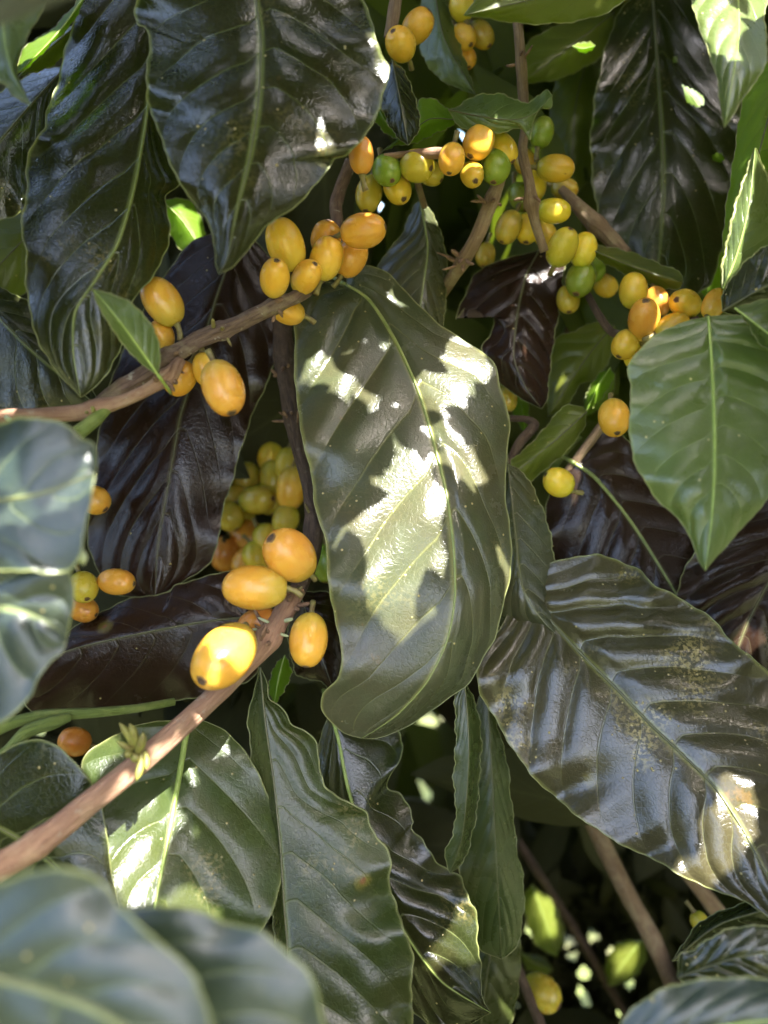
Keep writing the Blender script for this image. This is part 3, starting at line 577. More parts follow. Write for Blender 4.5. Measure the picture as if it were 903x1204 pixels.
C('flat lying yellow cherry right of the twig, just below the green one', 653, 198, 22, 16, 5, 'yellow', 24.8, .1, g4)
C('narrow yellow cherry half hidden behind the brown twig', 630, 218, 20, 13, 95, 'yellow', 25.6, .2, g4)
C('yellow cherry touching the twig, second flat one from its fork', 651, 248, 20, 15, 8, 'yellow', 24.8, .1, g4)
C('slanted olive yellow cherry left of the brown twig', 598, 267, 22, 15, 115, 'olive', 25.4, .2, g4)
C('dull yellow cherry behind the lower end of the brown twig', 621, 268, 19, 15, 100, 'yellow', 25.8, .2, g4)
C('olive green cherry with dark navel, at the end of the brown twig', 661, 291, 19, 18, 290, 'olive', 25, .7, g4)
C('orange yellow cherry beside the lime lit leaf base', 686, 294, 20, 16, 280, 'yellow', 25.4, .2, g4)
C('plump green cherry below the lime lit leaf base', 683, 328, 22, 18, 110, 'green', 25.8, .3, g4)
C('second green cherry behind the plump one below the lime lit leaf', 694, 316, 18, 15, 30, 'green', 26.4, .2, g4)
C('dim olive cherry at the right edge of the central leaf', 597, 468, 22, 12, 90, 'olive', 27, .2, g4)
C('yellow green cherry between the shrivelled twig and the bright yellow ones', 612, 232, 18, 14, 70, 'green', 26.2, .2, g4)
C('yellow cherry behind the fork of the brown twig', 640, 275, 17, 14, 60, 'yellow', 26.6, .2, g4)
C('small olive cherry under the plump green ones', 668, 352, 17, 14, 90, 'olive', 26.8, .3, g4)
C('greenish yellow cherry behind the upper end of the thick twig', 664, 222, 16, 13, 20, 'olive', 27.4, .2, g4)
C('small yellow cherry between the bitten leaf and the topmost green cherry', 617, 190, 15, 13, 80, 'yellow', 25.6, .2, g4)
C('olive cherry far behind, left of the slanted olive yellow one', 571, 300, 15, 12, 100, 'olive', 28.4, .2, g4)
C('yellow cherry hiding behind the plump green one, right side', 712, 336, 15, 13, 40, 'yellow', 27.4, .2, g4)
g5 = 'orange cherries above the smooth green leaf'
C('upright yellow cherry topmost left in the cluster above the smooth green leaf', 745, 342, 21, 17, 265, 'yellow', 24.4, .2, g5)
C('shaded cherry behind the upright yellow one in the right cluster', 773, 355, 19, 14, 80, 'amber', 25.2, .2, g5)
C('round orange cherry in the middle of the right cluster, navel upward', 757, 376, 20, 19, 255, 'ripe', 23.6, .75, g5)
C('round yellow cherry at the right of the right cluster with black navel', 806, 357, 21, 17, 180, 'yellow', 23.8, .7, g5)
C('cherry half covered by the top of the smooth green leaf', 790, 384, 23, 15, 335, 'yellow', 23.4, .1, g5)
C('cherry lowest left of the cluster at the shoulder of the smooth green leaf', 735, 405, 18, 16, 120, 'yellow', 24, .2, g5)
C('sliver of cherry behind the left shoulder of the smooth green leaf', 748, 417, 17, 13, 120, 'yellow', 24.6, .1, g5)
C('pale orange pointed cherry at the far right beside the grey leaf', 840, 357, 24, 14, 300, 'ripe', 22.4, -.2, g5)
g6 = 'single cherries between the right hand leaves'
C('single amber cherry with dark navel left of the smooth green leaf', 722, 491, 23, 19, 92, 'ripe', 23.6, .6, g6)
C('yellow cherry peeping over the maroon leaf', 657, 567, 19, 17, 210, 'yellow', 25, .2, g6)
g7 = 'dim cherries at the left edge'
C('brownish cherry half hidden behind the blurred squared leaf', 112, 588, 18, 17, 40, 'amber', 24.3, .2, g7)
C('dim yellow cherry with dark navel beside the blurred leaf edge', 98, 690, 18, 17, 55, 'olive', 23.6, .6, g7)
C('dim oval cherry lying flat right of the blurred leaf edge', 137, 684, 23, 16, 5, 'amber', 23.7, .2, g7)
C('amber cherry cut by the sideways dark leaf', 97, 716, 19, 15, 20, 'amber', 24.4, .2, g7)
C('dim orange cherry under the green petiole at lower left', 88, 872, 19, 17, 200, 'amber', 25, .2, g7)
g8 = 'ripe cherries at the rough node of the rod'
C('large oval orange cherry lying sideways above the rod node', 300, 691, 40, 27, 182, 'ripe', 20.6, .1, g8)
C('large round orange cherry above the oval one, brown navel at upper left', 341, 653, 34, 29, 228, 'ripe', 20.9, .62, g8)
C('oval orange cherry hanging right of the rod node', 363, 752, 32, 23, 94, 'ripe', 21.2, .45, g8)
C('orange cherry wedged behind the sunlit one and the rod', 302, 733, 25, 19, 330, 'amber', 21.8, .1, g8)
C('sunlit glaring orange cherry at the front of the rod', 264, 771, 37, 34, 130, 'ripe', 19.4, .82, g8)
g9 = 'shaded cherry bunch in the dark left of the central leaf'  # skins turned olive and amber, putting the deep shade into their colour
C('orange cherry against the dark stem in the shaded bunch', 342, 574, 26, 18, 95, 'ripe', 30.4, .1, g9)
C('olive cherry with dark navel at the centre of the shaded bunch', 302, 588, 23, 17, 355, 'olive', 31.0, .5, g9)
C('round olive cherry behind the top of the large round orange one', 336, 611, 18, 16, 110, 'olive', 30.2, .6, g9)
C('cherry at the edge of the maroon leaf in the shaded bunch', 270, 607, 18, 17, 60, 'olive', 31.0, .2, g9)
C('brownish cherry sunk in the middle of the shaded bunch', 292, 632, 24, 20, 30, 'amber', 32.0, .2, g9)
C('dark orange cherry lowest in the shaded bunch', 265, 651, 21, 18, 100, 'amber', 31.6, .2, g9)
C('dim olive cherry topmost in the shaded bunch', 321, 562, 21, 16, 80, 'olive', 31.8, .2, g9)
C('dim cherry at the upper left of the shaded bunch', 290, 562, 19, 16, 100, 'olive', 32.4, .2, g9)
C('long green cherry behind the left edge of the central leaf', 383, 662, 30, 16, 90, 'green', 29.0, .1, g9)
C('pale green olive cherry high in the dark beside the stem', 307, 512, 30, 17, 95, 'olive', 33.0, .1, g9)
C('olive cherry in the middle row of the shaded bunch', 316, 586, 20, 17, 70, 'olive', 31.6, .3, g9)
C('yellowish cherry low in the shaded bunch beside the large round orange one', 303, 655, 20, 17, 60, 'yellow', 30.6, .2, g9)
C('dull yellow cherry above the olive one with dark navel in the shaded bunch', 318, 538, 18, 15, 100, 'yellow', 32.4, .2, g9)
C('dim yellow cherry at the left of the shaded bunch, beside the maroon leaf', 281, 585, 17, 15, 200, 'olive', 32, .2, g9)
C('dull yellow cherry between the brownish one and the round olive one, shaded bunch', 317, 634, 21, 18, 40, 'yellow', 30.8, .3, g9)
C('olive cherry in the shaded bunch just above the brownish ones', 283, 612, 19, 17, 100, 'olive', 32.6, .2, g9)
C('dim yellow cherry lowest of all, above the large oval orange one', 289, 662, 19, 16, 120, 'amber', 31, .2, g9)
C('dim olive cherry touching the dark stem, highest on that side of the shaded bunch', 338, 545, 19, 15, 95, 'olive', 31.4, .2, g9)
g10 = 'cherries at the top edge'
C('upper cherry of the orange pair at the top edge', 491, 31, 20, 17, 320, 'ripe', 24, .55, g10)
C('lower cherry of the orange pair, navel to the lens', 471, 52, 19, 18, 210, 'ripe', 23.4, .85, g10)
C('yellow cherry cut by the top edge of the picture', 543, 8, 16, 15, 250, 'yellow', 26, .2, g10)
C('yellow cherry left of the olive one near the top edge', 545, 43, 17, 14, 60, 'ripe', 26.4, .4, g10)
C('olive cherry right in the small bunch near the top edge', 566, 41, 18, 14, 60, 'olive', 26.8, .2, g10)
C('small orange cherry lowest in the bunch near the top edge', 549, 68, 13, 11, 80, 'ripe', 27, .2, g10)
C('single yellow cherry at the bottom edge under the bright gap', 637, 1167, 22, 20, 25, 'olive', 31, .6, 'single cherries low down')
C('tiny olive cherry above the grey glossy leaf at lower right', 823, 1084, 12, 11, 60, 'olive', 27, .3, 'single cherries low down')

# ------------------------------------------------------------------ branches
def branch(name, label, cat, pts, kind, nodes=(), ns=18, rough=.1, parts=None, group=None):
    """pts: (px, py, depth, radius px)"""
    m = 90
    c = catmull([(x, y, d, r) for x, y, d, r in pts], m)
    W = P(c[:, 0], c[:, 1], c[:, 2]); rad = c[:, 3] * c[:, 2] / F * .01
    u = np.linspace(0, 1, m)
    for (t, w, a) in nodes: rad = rad * (1 + a * np.exp(-((u - t) / w) ** 2))
    root = W[0]; s = np.r_[0, np.cumsum(np.linalg.norm(np.diff(W, axis=0), axis=1))] * 100
    sd = rng.uniform(0, 50)
    def rg(t, th):
        return 1 + rough * (noise.noise(Vector((t * s[-1] * .5 + sd, math.cos(th) * 1.4, math.sin(th) * 1.4))) * .9 + .5 * noise.noise(Vector((t * s[-1] * 2.4 + sd, math.cos(th) * 2.5, math.sin(th) * 2.5))))
    tv, tf = tube(W - root, rad, ns, True, rg)
    t = thing(name, label, cat, root, group)
    link('bark' if kind != 'gstem' else 'skin', mesh_np('bark', tv, tf, True, {'s': np.repeat(s, ns), 'a': np.tile(np.arange(ns) / ns, m)}), BK[kind], t)
    for (nm, tt, cnt, ln, mat) in (parts or ()):
        i = int(tt * (m - 1)); Tn = W[min(i + 2, m - 1)] - W[max(i - 2, 0)]; Tn /= np.linalg.norm(Tn)
        for q in range(cnt):
            side = np.cross(Tn, rng.normal(0, 1, 3)); side /= np.linalg.norm(side)
            if np.dot(side, CAMN - W[i]) < -.02: side = -side
            dr = side + Tn * rng.uniform(-.5, .5); dr /= np.linalg.norm(dr)
            st = W[i] + Tn * rng.uniform(-1, 1) * rad[i] * .8 + side * rad[i] * .85 - root
            L_ = ln * rng.uniform(.6, 1.2) * .01; ss = np.linspace(0, 1, 7); bend = rng.normal(0, .25, 3)
            pth = st + np.outer(ss, dr) * L_ + np.outer(ss ** 2, bend) * L_
            bv, bf = tube(pth, np.interp(ss, [0, .4, .8, 1], [.055, .06, .05, .01]) * .01 * rng.uniform(.7, 1.3), 7); link(nm, mesh_np(nm, bv, bf), mat, t)
    return t
branch('branch', 'bare pinkish rod rising from the lower left to the rough cherry node', 'branch',
       [(-30, 1035, 16.8, 17), (30, 1001, 17.2, 16), (70, 973, 17.6, 15), (100, 948, 17.9, 14.5), (150, 909, 18.5, 14), (200, 866, 19.2, 13), (250, 820, 20, 12), (290, 780, 20.7, 12), (312, 756, 21.2, 13.5), (335, 718, 21.8, 11), (350, 694, 22.3, 10)],
       'pink', [(.72, .02, .06), (.875, .02, .28), (.95, .02, .15), (.165, .02, .12)], 22, .05, [('old_stalk', .875, 7, .38, HUSK), ('old_stalk', .9, 4, .3, PALEB), ('old_stalk', .97, 5, .3, HUSK), ('old_stalk', .985, 3, .28, STALK)])
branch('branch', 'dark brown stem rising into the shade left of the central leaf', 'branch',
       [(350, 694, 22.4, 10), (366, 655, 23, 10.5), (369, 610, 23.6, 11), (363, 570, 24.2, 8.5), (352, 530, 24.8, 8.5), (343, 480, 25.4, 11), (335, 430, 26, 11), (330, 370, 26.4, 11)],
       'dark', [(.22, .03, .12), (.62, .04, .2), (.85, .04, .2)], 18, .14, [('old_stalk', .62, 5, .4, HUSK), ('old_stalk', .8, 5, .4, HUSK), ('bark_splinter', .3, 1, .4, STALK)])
branch('branch', 'ridged grey brown branch crossing upper left under the cherries', 'branch',
       [(100, 487, 19.6, 7.0), (130, 464, 19.8, 7.9), (165, 443, 20, 8.4), (200, 420, 20.2, 9.7), (235, 399, 20.6, 9.7), (270, 385, 21, 9.2), (320, 361, 21.6, 8.4), (352, 346, 22, 7.0), (400, 300, 24, 7.0), (395, 240, 25, 7.9), (412, 190, 25.2, 7.0)],
       'grey', [(.12, .012, .2), (.25, .015, .4), (.4, .012, .3), (.55, .02, .25), (.63, .02, .3)], 24, .26, [('old_stalk', .25, 5, .3, HUSK), ('old_stalk', .4, 3, .25, STALK), ('old_stalk', .55, 4, .3, HUSK)])
branch('branch', 'pinkish branch in front of the grey ridged one, running off at the left edge', 'branch',
       [(-40, 500, 19, 9.7), (0, 490, 19, 8.8), (50, 488, 19, 8.4), (95, 485, 19.1, 9.7), (120, 478, 19.2, 9.7), (145, 471, 19.3, 7.5), (175, 457, 19.4, 7.5), (200, 440, 19.5, 8.8), (212, 424, 19.8, 6.2)],
       'pink', [(.56, .04, .15), (.9, .03, .35)], 20, .07, [('old_stalk', .9, 6, .25, HUSK), ('old_stalk', .55, 3, .12, BUD), ('old_stalk', .22, 1, .35, PALEB)])
branch('petiole', 'cut lime green petiole under the upper left branch node', 'leaf stalk', [(126, 480, 19.2, 6), (112, 493, 19, 8), (92, 509, 18.8, 9)], 'gstem', (), 14, .04)
branch('petiole', 'long green stem crossing the lower left below the sideways leaf', 'leaf stalk',
       [(-30, 870, 19.8, 8), (20, 848, 20, 7), (60, 841, 20.2, 7), (110, 838, 20.4, 6), (160, 833, 20.8, 5), (205, 825, 21.4, 4.5)], 'gstem', [(.35, .05, .15)], 14, .04)
branch('petiole', 'lower green stem arm bending down to the left edge', 'leaf stalk', [(-20, 905, 19.2, 7), (10, 882, 19.4, 7), (32, 860, 19.6, 8), (60, 850, 19.8, 8.5), (82, 843, 20.1, 5)], 'gstem', (), 14, .04)
branch('twig', 'brown twig running down the middle of the yellow and green cherries', 'twig',
       [(604, -20, 23.6, 5), (610, 40, 23.8, 6), (615, 110, 24, 6.5), (617, 150, 24, 5), (614, 180, 24, 6), (622, 215, 24, 6), (624, 235, 24, 7.5), (629, 262, 24.2, 5.5), (640, 296, 24.4, 5)], 'tan', [(.3, .03, .15), (.82, .02, .3)], 14, .12, [('old_stalk', .3, 3, .35, HUSK), ('old_stalk', .82, 2, .3, HUSK)])
branch('twig', 'greenish twig with shrivelled old stalks below the round green cherry', 'twig',
       [(590, 205, 23.8, 7), (582, 225, 24, 8), (572, 250, 24.1, 8.5), (562, 275, 24.2, 8.5), (550, 298, 24.6, 8), (532, 326, 25.6, 7.5), (512, 356, 27.4, 7), (495, 385, 29, 7)], 'tan', [(.15, .04, .15), (.55, .04, .15)], 14, .1, [('old_stalk', .55, 8, .4, HUSK), ('old_stalk', .2, 5, .38, HUSK)])
branch('twig', 'thick brown twig end pointing to the large pierced leaf', 'twig', [(660, 222, 27, 5), (678, 240, 26.8, 7.5), (697, 260, 26.6, 10), (715, 277, 26.4, 9.5), (735, 300, 26.2, 8.5)], 'tan', [(.55, .06, .15)], 14, .12)
branch('twig', 'bare brown twig at the top edge left of the orange pair', 'twig', [(468, -20, 23.4, 7), (463, 15, 23.4, 7.5), (458, 45, 23.6, 7)], 'tan', (), 14, .12)
branch('twig', 'thin pale twig between the olive and bright yellow cherries, sunlit', 'twig', [(452, 184, 22.8, 3.5), (480, 181, 22.6, 4), (508, 180, 22.3, 6.5), (526, 180, 22.2, 6)], 'pink', (), 12, .08)
branch('twig', 'thin twig from the olive cherry down to the dull bronze leaf', 'twig', [(488, 205, 23.6, 3), (493, 222, 24.6, 4), (499, 242, 25.6, 4)], 'tan', (), 10, .1)
branch('twig', 'brown twig holding the single amber cherry', 'twig', [(660, 565, 26.6, 5), (682, 535, 26.2, 5.5), (702, 508, 25.6, 6), (718, 482, 25, 4)], 'tan', (), 12, .12)
branch('twig', 'green twig beneath the curled olive leaf', 'twig', [(640, 562, 27, 4), (662, 535, 26.8, 4.5), (682, 512, 26.6, 4)], 'gstem', (), 10, .05)
branch('twig', 'short dark twig hooked below the dark notched leaf', 'twig', [(600, 492, 26.4, 4), (618, 493, 26.2, 4), (628, 500, 26.2, 6), (612, 520, 26, 6), (598, 545, 26, 5)], 'dark', (), 12, .12)
branch('twig', 'brown twig holding the orange cluster above the smooth green leaf', 'twig', [(690, 345, 26.6, 4), (705, 372, 26.2, 4.5), (722, 392, 25.8, 5), (760, 395, 25.2, 5), (820, 375, 23.6, 4)], 'dark', (), 12, .12)
branch('branch', 'straight brown stem slanting down in the dark gap at lower right', 'branch',
       [(640, 850, 33, 8), (695, 962, 33, 10), (735, 1045, 33, 10), (765, 1100, 33, 10), (795, 1165, 33, 10), (840, 1260, 33, 10)], 'tan', [(.62, .05, .12)], 16, .12)
branch('branch', 'short brown stem end under the big dusty leaf at lower right', 'branch', [(770, 985, 31, 9), (815, 1035, 31, 9), (848, 1078, 31, 10)], 'tan', (), 14, .1)
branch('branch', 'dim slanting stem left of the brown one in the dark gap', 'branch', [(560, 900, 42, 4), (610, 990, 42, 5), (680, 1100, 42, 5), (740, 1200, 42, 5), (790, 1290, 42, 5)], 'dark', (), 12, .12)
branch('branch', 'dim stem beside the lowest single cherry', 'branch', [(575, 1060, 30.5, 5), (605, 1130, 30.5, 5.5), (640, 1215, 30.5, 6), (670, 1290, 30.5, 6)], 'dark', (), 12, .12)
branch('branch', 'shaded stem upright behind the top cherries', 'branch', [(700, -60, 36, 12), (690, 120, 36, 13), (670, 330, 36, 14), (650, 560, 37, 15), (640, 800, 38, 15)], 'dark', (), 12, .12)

# flower bud tuft on the rod
root = P(160, 876, 18.3); t = thing('bud_tuft', 'yellow green bud tuft sprouting from the bare rod', 'flower buds', root)
for (x0, y0, x1, y1, r) in [(158, 880, 140, 850, 4.5), (160, 878, 152, 851, 5), (156, 884, 137, 872, 3.5), (161, 885, 168, 862, 5.5), (158, 888, 156, 893, 6), (166, 885, 160, 918, 5), (170, 882, 171, 905, 3.5), (152, 884, 146, 888, 5)]:
    ss = np.linspace(0, 1, 9); pth = P(x0 + (x1 - x0) * ss + 2 * np.sin(ss * 3), y0 + (y1 - y0) * ss, 18.2 - .25 * ss) - root
    bv, bf = tube(pth, np.interp(ss, [0, .3, .75, 1], [.6, 1, .9, .15]) * r * 18.2 / F * .01, 9); link('bud', mesh_np('bud', bv, bf), BUD, t)
root = P(97, 656, 14.6); t = thing('flower_bud', 'tiny white bud beside the corner of the blurred squared leaf', 'flower bud', root)
ss = np.linspace(0, 1, 9); bv, bf = tube(P(96 + 2 * ss, 646 + 18 * ss, np.full(9, 14.6)) - root, np.interp(ss, [0, .3, .7, 1], [.3, 1, .95, .2]) * 5.5 * 14.6 / F * .01, 10); link('petals', mesh_np('petals', bv, bf), PALEB, t)
ss = np.linspace(0, 1, 6); bv, bf = tube(P(97 - 6 * ss, 647 - 10 * ss, np.full(6, 14.6) + .3 * ss) - root, np.full(6, .0003), 7); link('stalk', mesh_np('stalk', bv, bf), STALK, t)
# ------------------------------------------------------------------ setting
def stuff_leaves(name, items, mat, label, cat, flat=None):
    """items: (centre, axis, normal, half length, half width) -> one mesh of curved leaf sheets"""
    V, Fc, Q, A = [], [], [], []
    nu, nv = 6, 4
    us = np.linspace(0, 1, nu + 1); vs = np.linspace(-1, 1, nv + 1)
    for (c, a, nrm, l, w) in items:
        if flat is not None:
            # the leaf bends only along the light
            b = np.cross(flat, a); nn = flat; s1, s2 = rng.uniform(-.4, .4, 2); o = len(V); cur = rng.uniform(-.25, .25)
            for u in us:
                wd = w * max(math.sin(PI * u ** .85), 0) ** .8
                for v in vs:
                    V.append(c + a * l * (2 * u - 1) + b * wd * v + flat * (s1 * l * (2 * u - 1) + s2 * wd * v + cur * l * (2 * u - 1) ** 2 - .2 * wd * abs(v) ** 1.5)); Q.append(8 * u - 2.4 * abs(v)); A.append(abs(v))
            for i in range(nu):
                for j in range(nv):
                    k = o + i * (nv + 1) + j; Fc.append((k, k + 1, k + nv + 2, k + nv + 1))
            continue
        a = a / np.linalg.norm(a); b = np.cross(nrm, a); b /= np.linalg.norm(b) + 1e-9; nn = np.cross(a, b)
        o = len(V); cur = rng.uniform(-.25, .25); fold = rng.uniform(.05, .3)
        for u in us:
            wd = w * math.sin(PI * u ** .85) ** .8 * 1.0
            for v in vs:
                V.append(c + a * l * (2 * u - 1) + b * wd * v + nn * (cur * l * (2 * u - 1) ** 2 - fold * wd * abs(v) ** 1.5 + .05 * w * math.sin(9 * u + 4 * v)))
                Q.append(8 * u - 2.4 * abs(v)); A.append(abs(v))
        for i in range(nu):
            for j in range(nv):
                k = o + i * (nv + 1) + j; Fc.append((k, k + 1, k + nv + 2, k + nv + 1))
    me = mesh_np(name, V, Fc, True, {'q': Q, 'av': A})
    o = link(name, me, mat); o['kind'] = 'stuff'; o['label'] = label; o['category'] = cat
    return o

# ---- sunlit spots of the photo, found on the surfaces themselves
def on_leaf(key, poly):
    px, py, X = LEAVES[key]
    xs = [p[0] for p in poly]; ys = [p[1] for p in poly]
    m = inside(px, py, poly)
    return X[m]
def on_ball(cx, cy, d, poly):
    g = np.array([(x, y) for x in np.arange(min(p[0] for p in poly), max(p[0] for p in poly), 2.) for y in np.arange(min(p[1] for p in poly), max(p[1] for p in poly), 2.)])
    g = g[inside(g[:, 0], g[:, 1], poly)]
    r = 33.; z = d - np.sqrt(np.clip(r * r - (g[:, 0] - cx) ** 2 - (g[:, 1] - cy) ** 2, 0, None)) * d / F
    return P(g[:, 0], g[:, 1], z)
LIT = {
 'P': [[(478, 514), (501, 538), (518, 568), (519, 618), (514, 668), (491, 684), (486, 734), (481, 751), (458, 754), (444, 718), (434, 678), (441, 648), (411, 621), (434, 601), (448, 584), (471, 581), (451, 564)],
       [(535, 392), (579, 424), (583, 438), (562, 450), (546, 464), (528, 442), (522, 408)],
       [(490, 440), (523, 446), (522, 488), (505, 476)],
       [(506, 490), (530, 508), (552, 535), (565, 565), (580, 590), (599, 630), (598, 685), (588, 640), (572, 598), (552, 566), (525, 540)],
       [(352, 424), (385, 424), (397, 440), (432, 465), (455, 470), (436, 474), (400, 455), (354, 440)]],
 'I': [[(176, 918), (198, 915), (197, 960), (186, 1010), (178, 1056), (150, 1062), (136, 1040), (128, 1000), (130, 962), (146, 945)], [(97, 895), (122, 872), (136, 876), (110, 914)], [(220, 877), (238, 872), (240, 890), (219, 910)], [(196, 1062), (232, 1050), (244, 1064), (262, 1080), (200, 1066)]],
 'K': [[(552, 1052), (561, 1090), (562, 1126), (540, 1122), (505, 1136), (522, 1108), (541, 1076)]],
 'N': [[(852, 928), (880, 920), (888, 948), (881, 978), (862, 1006), (838, 1000), (832, 965)], [(798, 1024), (845, 1004), (858, 1012), (830, 1042)]],
 'X': [[(818, 5), (850, -15), (866, 25), (862, 62), (838, 62)], [(882, -20), (899, -20), (898, 15), (884, 20)]],
 'G2': [[(10, 702), (48, 688), (70, 690), (78, 700), (55, 724), (40, 722)]],
 'G1': [[(60, 588), (104, 562), (108, 568), (80, 586)], [(-20, 562), (22, 565), (0, 572)], [(0, 604), (36, 587), (30, 597), (0, 612)]],
 'U': [[(20, 84), (44, 46), (62, 36), (56, 56)]],
 'LL': [[(499, 240), (508, 246), (516, 260), (502, 257)]],
 'MM': [[(638, 322), (646, 328), (641, 335), (628, 332)], [(650, 302), (662, 304), (656, 320)], [(540, 372), (556, 358), (564, 356), (546, 384)]],
 'QQ': [[(866, 744), (903, 748), (903, 752), (872, 752)]],
 'YY': [[(682, 288), (702, 291), (718, 304), (698, 300)]],
 'Y': [[(850, 310), (858, 270), (872, 215), (887, 176), (880, 220), (864, 280), (858, 320)]],
 'Q': [[(440, 40), (452, 68), (456, 82), (450, 92), (444, 62), (432, 44)]],
 'B7': [[(670, 48), (702, 48), (702, 64), (670, 64)]], 'B8': [[(596, 440), (624, 440), (624, 510), (596, 510)]], 'B9': [[(688, 432), (724, 432), (724, 482), (688, 482)]], 'B1': [[(200, 245), (232, 250), (236, 290), (212, 290)]], 'B2': [[(632, 1058), (652, 1060), (654, 1098), (636, 1100)]], 'B3': [[(726, 1116), (748, 1116), (745, 1140), (726, 1142)]],
 'BL': [[(795, 92), (835, 92), (835, 130), (800, 130)], [(832, 176), (856, 176), (856, 196), (832, 196)]], 'B5': [[(685, 440), (722, 440), (722, 490), (685, 490)]], 'B6': [[(820, 280), (860, 280), (860, 330), (820, 330)]],

}
pts = []; deep = []
for k, ps in LIT.items():
    for p in ps:
        if k == 'P':
            pc = np.mean(p, axis=0); p = [tuple(pc + (np.array(q) - pc) * .9) for q in p]
        a = on_leaf(k, p)
        if len(a):
            pts.append(a)
            if k in ('B7', 'B8', 'B9', 'N', 'QQ', 'B1', 'B2', 'B3', 'B4', 'BL', 'CC', 'Y', 'LL', 'MM', 'K', 'I'): deep.append(a[::3])
for poly in ([(236, 764), (246, 742), (276, 738), (270, 756), (246, 780)], [(284, 745), (296, 756), (297, 775), (286, 798), (276, 800)]):
    pts.append(on_ball(264, 771, 19.4, poly))
pts.append(P(np.array([528., 531, 535]), np.array([180., 184, 188]), np.full(3, 21.3))); pts.append(P(np.array([555., 562, 568]), np.array([163., 160, 164]), np.full(3, 21.8)))
pts.append(P(np.array([503., 508, 515, 520]), np.array([180.] * 4), np.full(4, 22.2))); pts.append(P(np.array([40., 52, 64]), np.array([852., 847, 845]), np.full(3, 19.6)))
for x, y, d in ((838, 352, 22), (846, 345, 22)): pts.append(P(np.array([x * 1.]), np.array([y * 1.]), np.array([d * 1.])))
# ---- shaded depth of the shrub behind, beside and below
GAPS = [(624, 1094, 5), (657, 1090, 7), (670, 1108, 6), (674, 1124, 4), (686, 1146, 8), (697, 1100, 6), (684, 1168, 4), (689, 1179, 4), (741, 1158, 6), (731, 1190, 5), (607, 1180, 3), (718, 1118, 4)]
GAPS = [(x, y, r * .55) for x, y, r in GAPS]
SHAFT = np.vstack([p for p in deep])
bg = []; bgg = []
def add_bg(x, y, dd, l, a, nr, thin=.42):
    c = P(x, y, dd)
    if c[2] < .03: return
    px_l = l / (dd * .01) * F
    for gx, gy, gr in GAPS:
        if abs(gx - x) > px_l + gr or abs(gy - y) > px_l + gr: continue
        # distance of the gap to the leaf's long axis in the picture
        an = a / np.linalg.norm(a); ax, ay = an @ XC, -(an @ YC); t = max(-px_l, min(px_l, (gx - x) * ax + (gy - y) * ay))
        if math.hypot(gx - x - ax * t, gy - y - ay * t) < px_l * thin * 1.05 + gr: return
    # leave the sun its way to the lit leaves further in
    r = SHAFT - c; along = r @ SUN; off = np.linalg.norm(r - along[:, None] * SUN, axis=1)
    if ((along < .003) & (off < l * .8)).any(): return
    (bgg if (x > 400 and y < 620 and dd < 60 and l > .02) else bg).append((c, a, nr, l, l * thin))
def rnd_dir(): return rng.normal(0, .55, 3) + np.array([0, -.1, -.9]), rng.normal(0, .5, 3) + np.array([0, -1, .35])
for _ in range(700):
    dd = rng.uniform(31, 46); a, nr = rnd_dir(); add_bg(rng.uniform(-200, CW + 200), rng.uniform(-200, CH + 200), dd, rng.uniform(.03, .06), a, nr)
for _ in range(2600):
    dd = rng.uniform(46, 100); a, nr = rnd_dir(); add_bg(rng.uniform(-420, CW + 420), rng.uniform(-500, CH + 420), dd, rng.uniform(.03, .075), a, nr)
for _ in range(900):                                   # dense fine leaves low in the gap
    dd = rng.uniform(50, 75); a, nr = rnd_dir(); add_bg(rng.uniform(560, 800), rng.uniform(980, CH + 60), dd, rng.uniform(.012, .025), a, nr, .4)
for _ in range(900):                                   # unseen leaves beside and below the frame, added to darken the interior
    dd = rng.uniform(9, 60); s = rng.integers(3); m_ = 40 + 4500 / dd
    if s == 0: x, y = -m_ - rng.uniform(0, 400), rng.uniform(-300, CH + 300)
    elif s == 1: x, y = CW + m_ + rng.uniform(0, 400), rng.uniform(-300, CH + 300)
    else: x, y = rng.uniform(-300, CW + 300), CH + m_ + rng.uniform(0, 400)
    a, nr = rnd_dir(); add_bg(x, y, dd, rng.uniform(.03, .055), a, nr)
for _ in range(6500):
    dd = rng.uniform(52, 80); a, nr = rnd_dir(); add_bg(rng.uniform(580, 790), rng.uniform(1000, CH + 40), dd, rng.uniform(.004, .009), a, nr, .5)
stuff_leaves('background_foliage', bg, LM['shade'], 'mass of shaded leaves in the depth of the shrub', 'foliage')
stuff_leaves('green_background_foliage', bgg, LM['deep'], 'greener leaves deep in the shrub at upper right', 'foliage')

bpy.context.view_layer.update()
dg = bpy.context.evaluated_depsgraph_get(); SV = Vector(SUN)
# a spot that something in the picture shades stays shaded
pts = [[x for x in a if not sc.ray_cast(dg, Vector(x) + SV * .0015, SV)[0]] for a in pts]
pts = [np.array(a) for a in pts if len(a)]
LITP = np.vstack(pts)

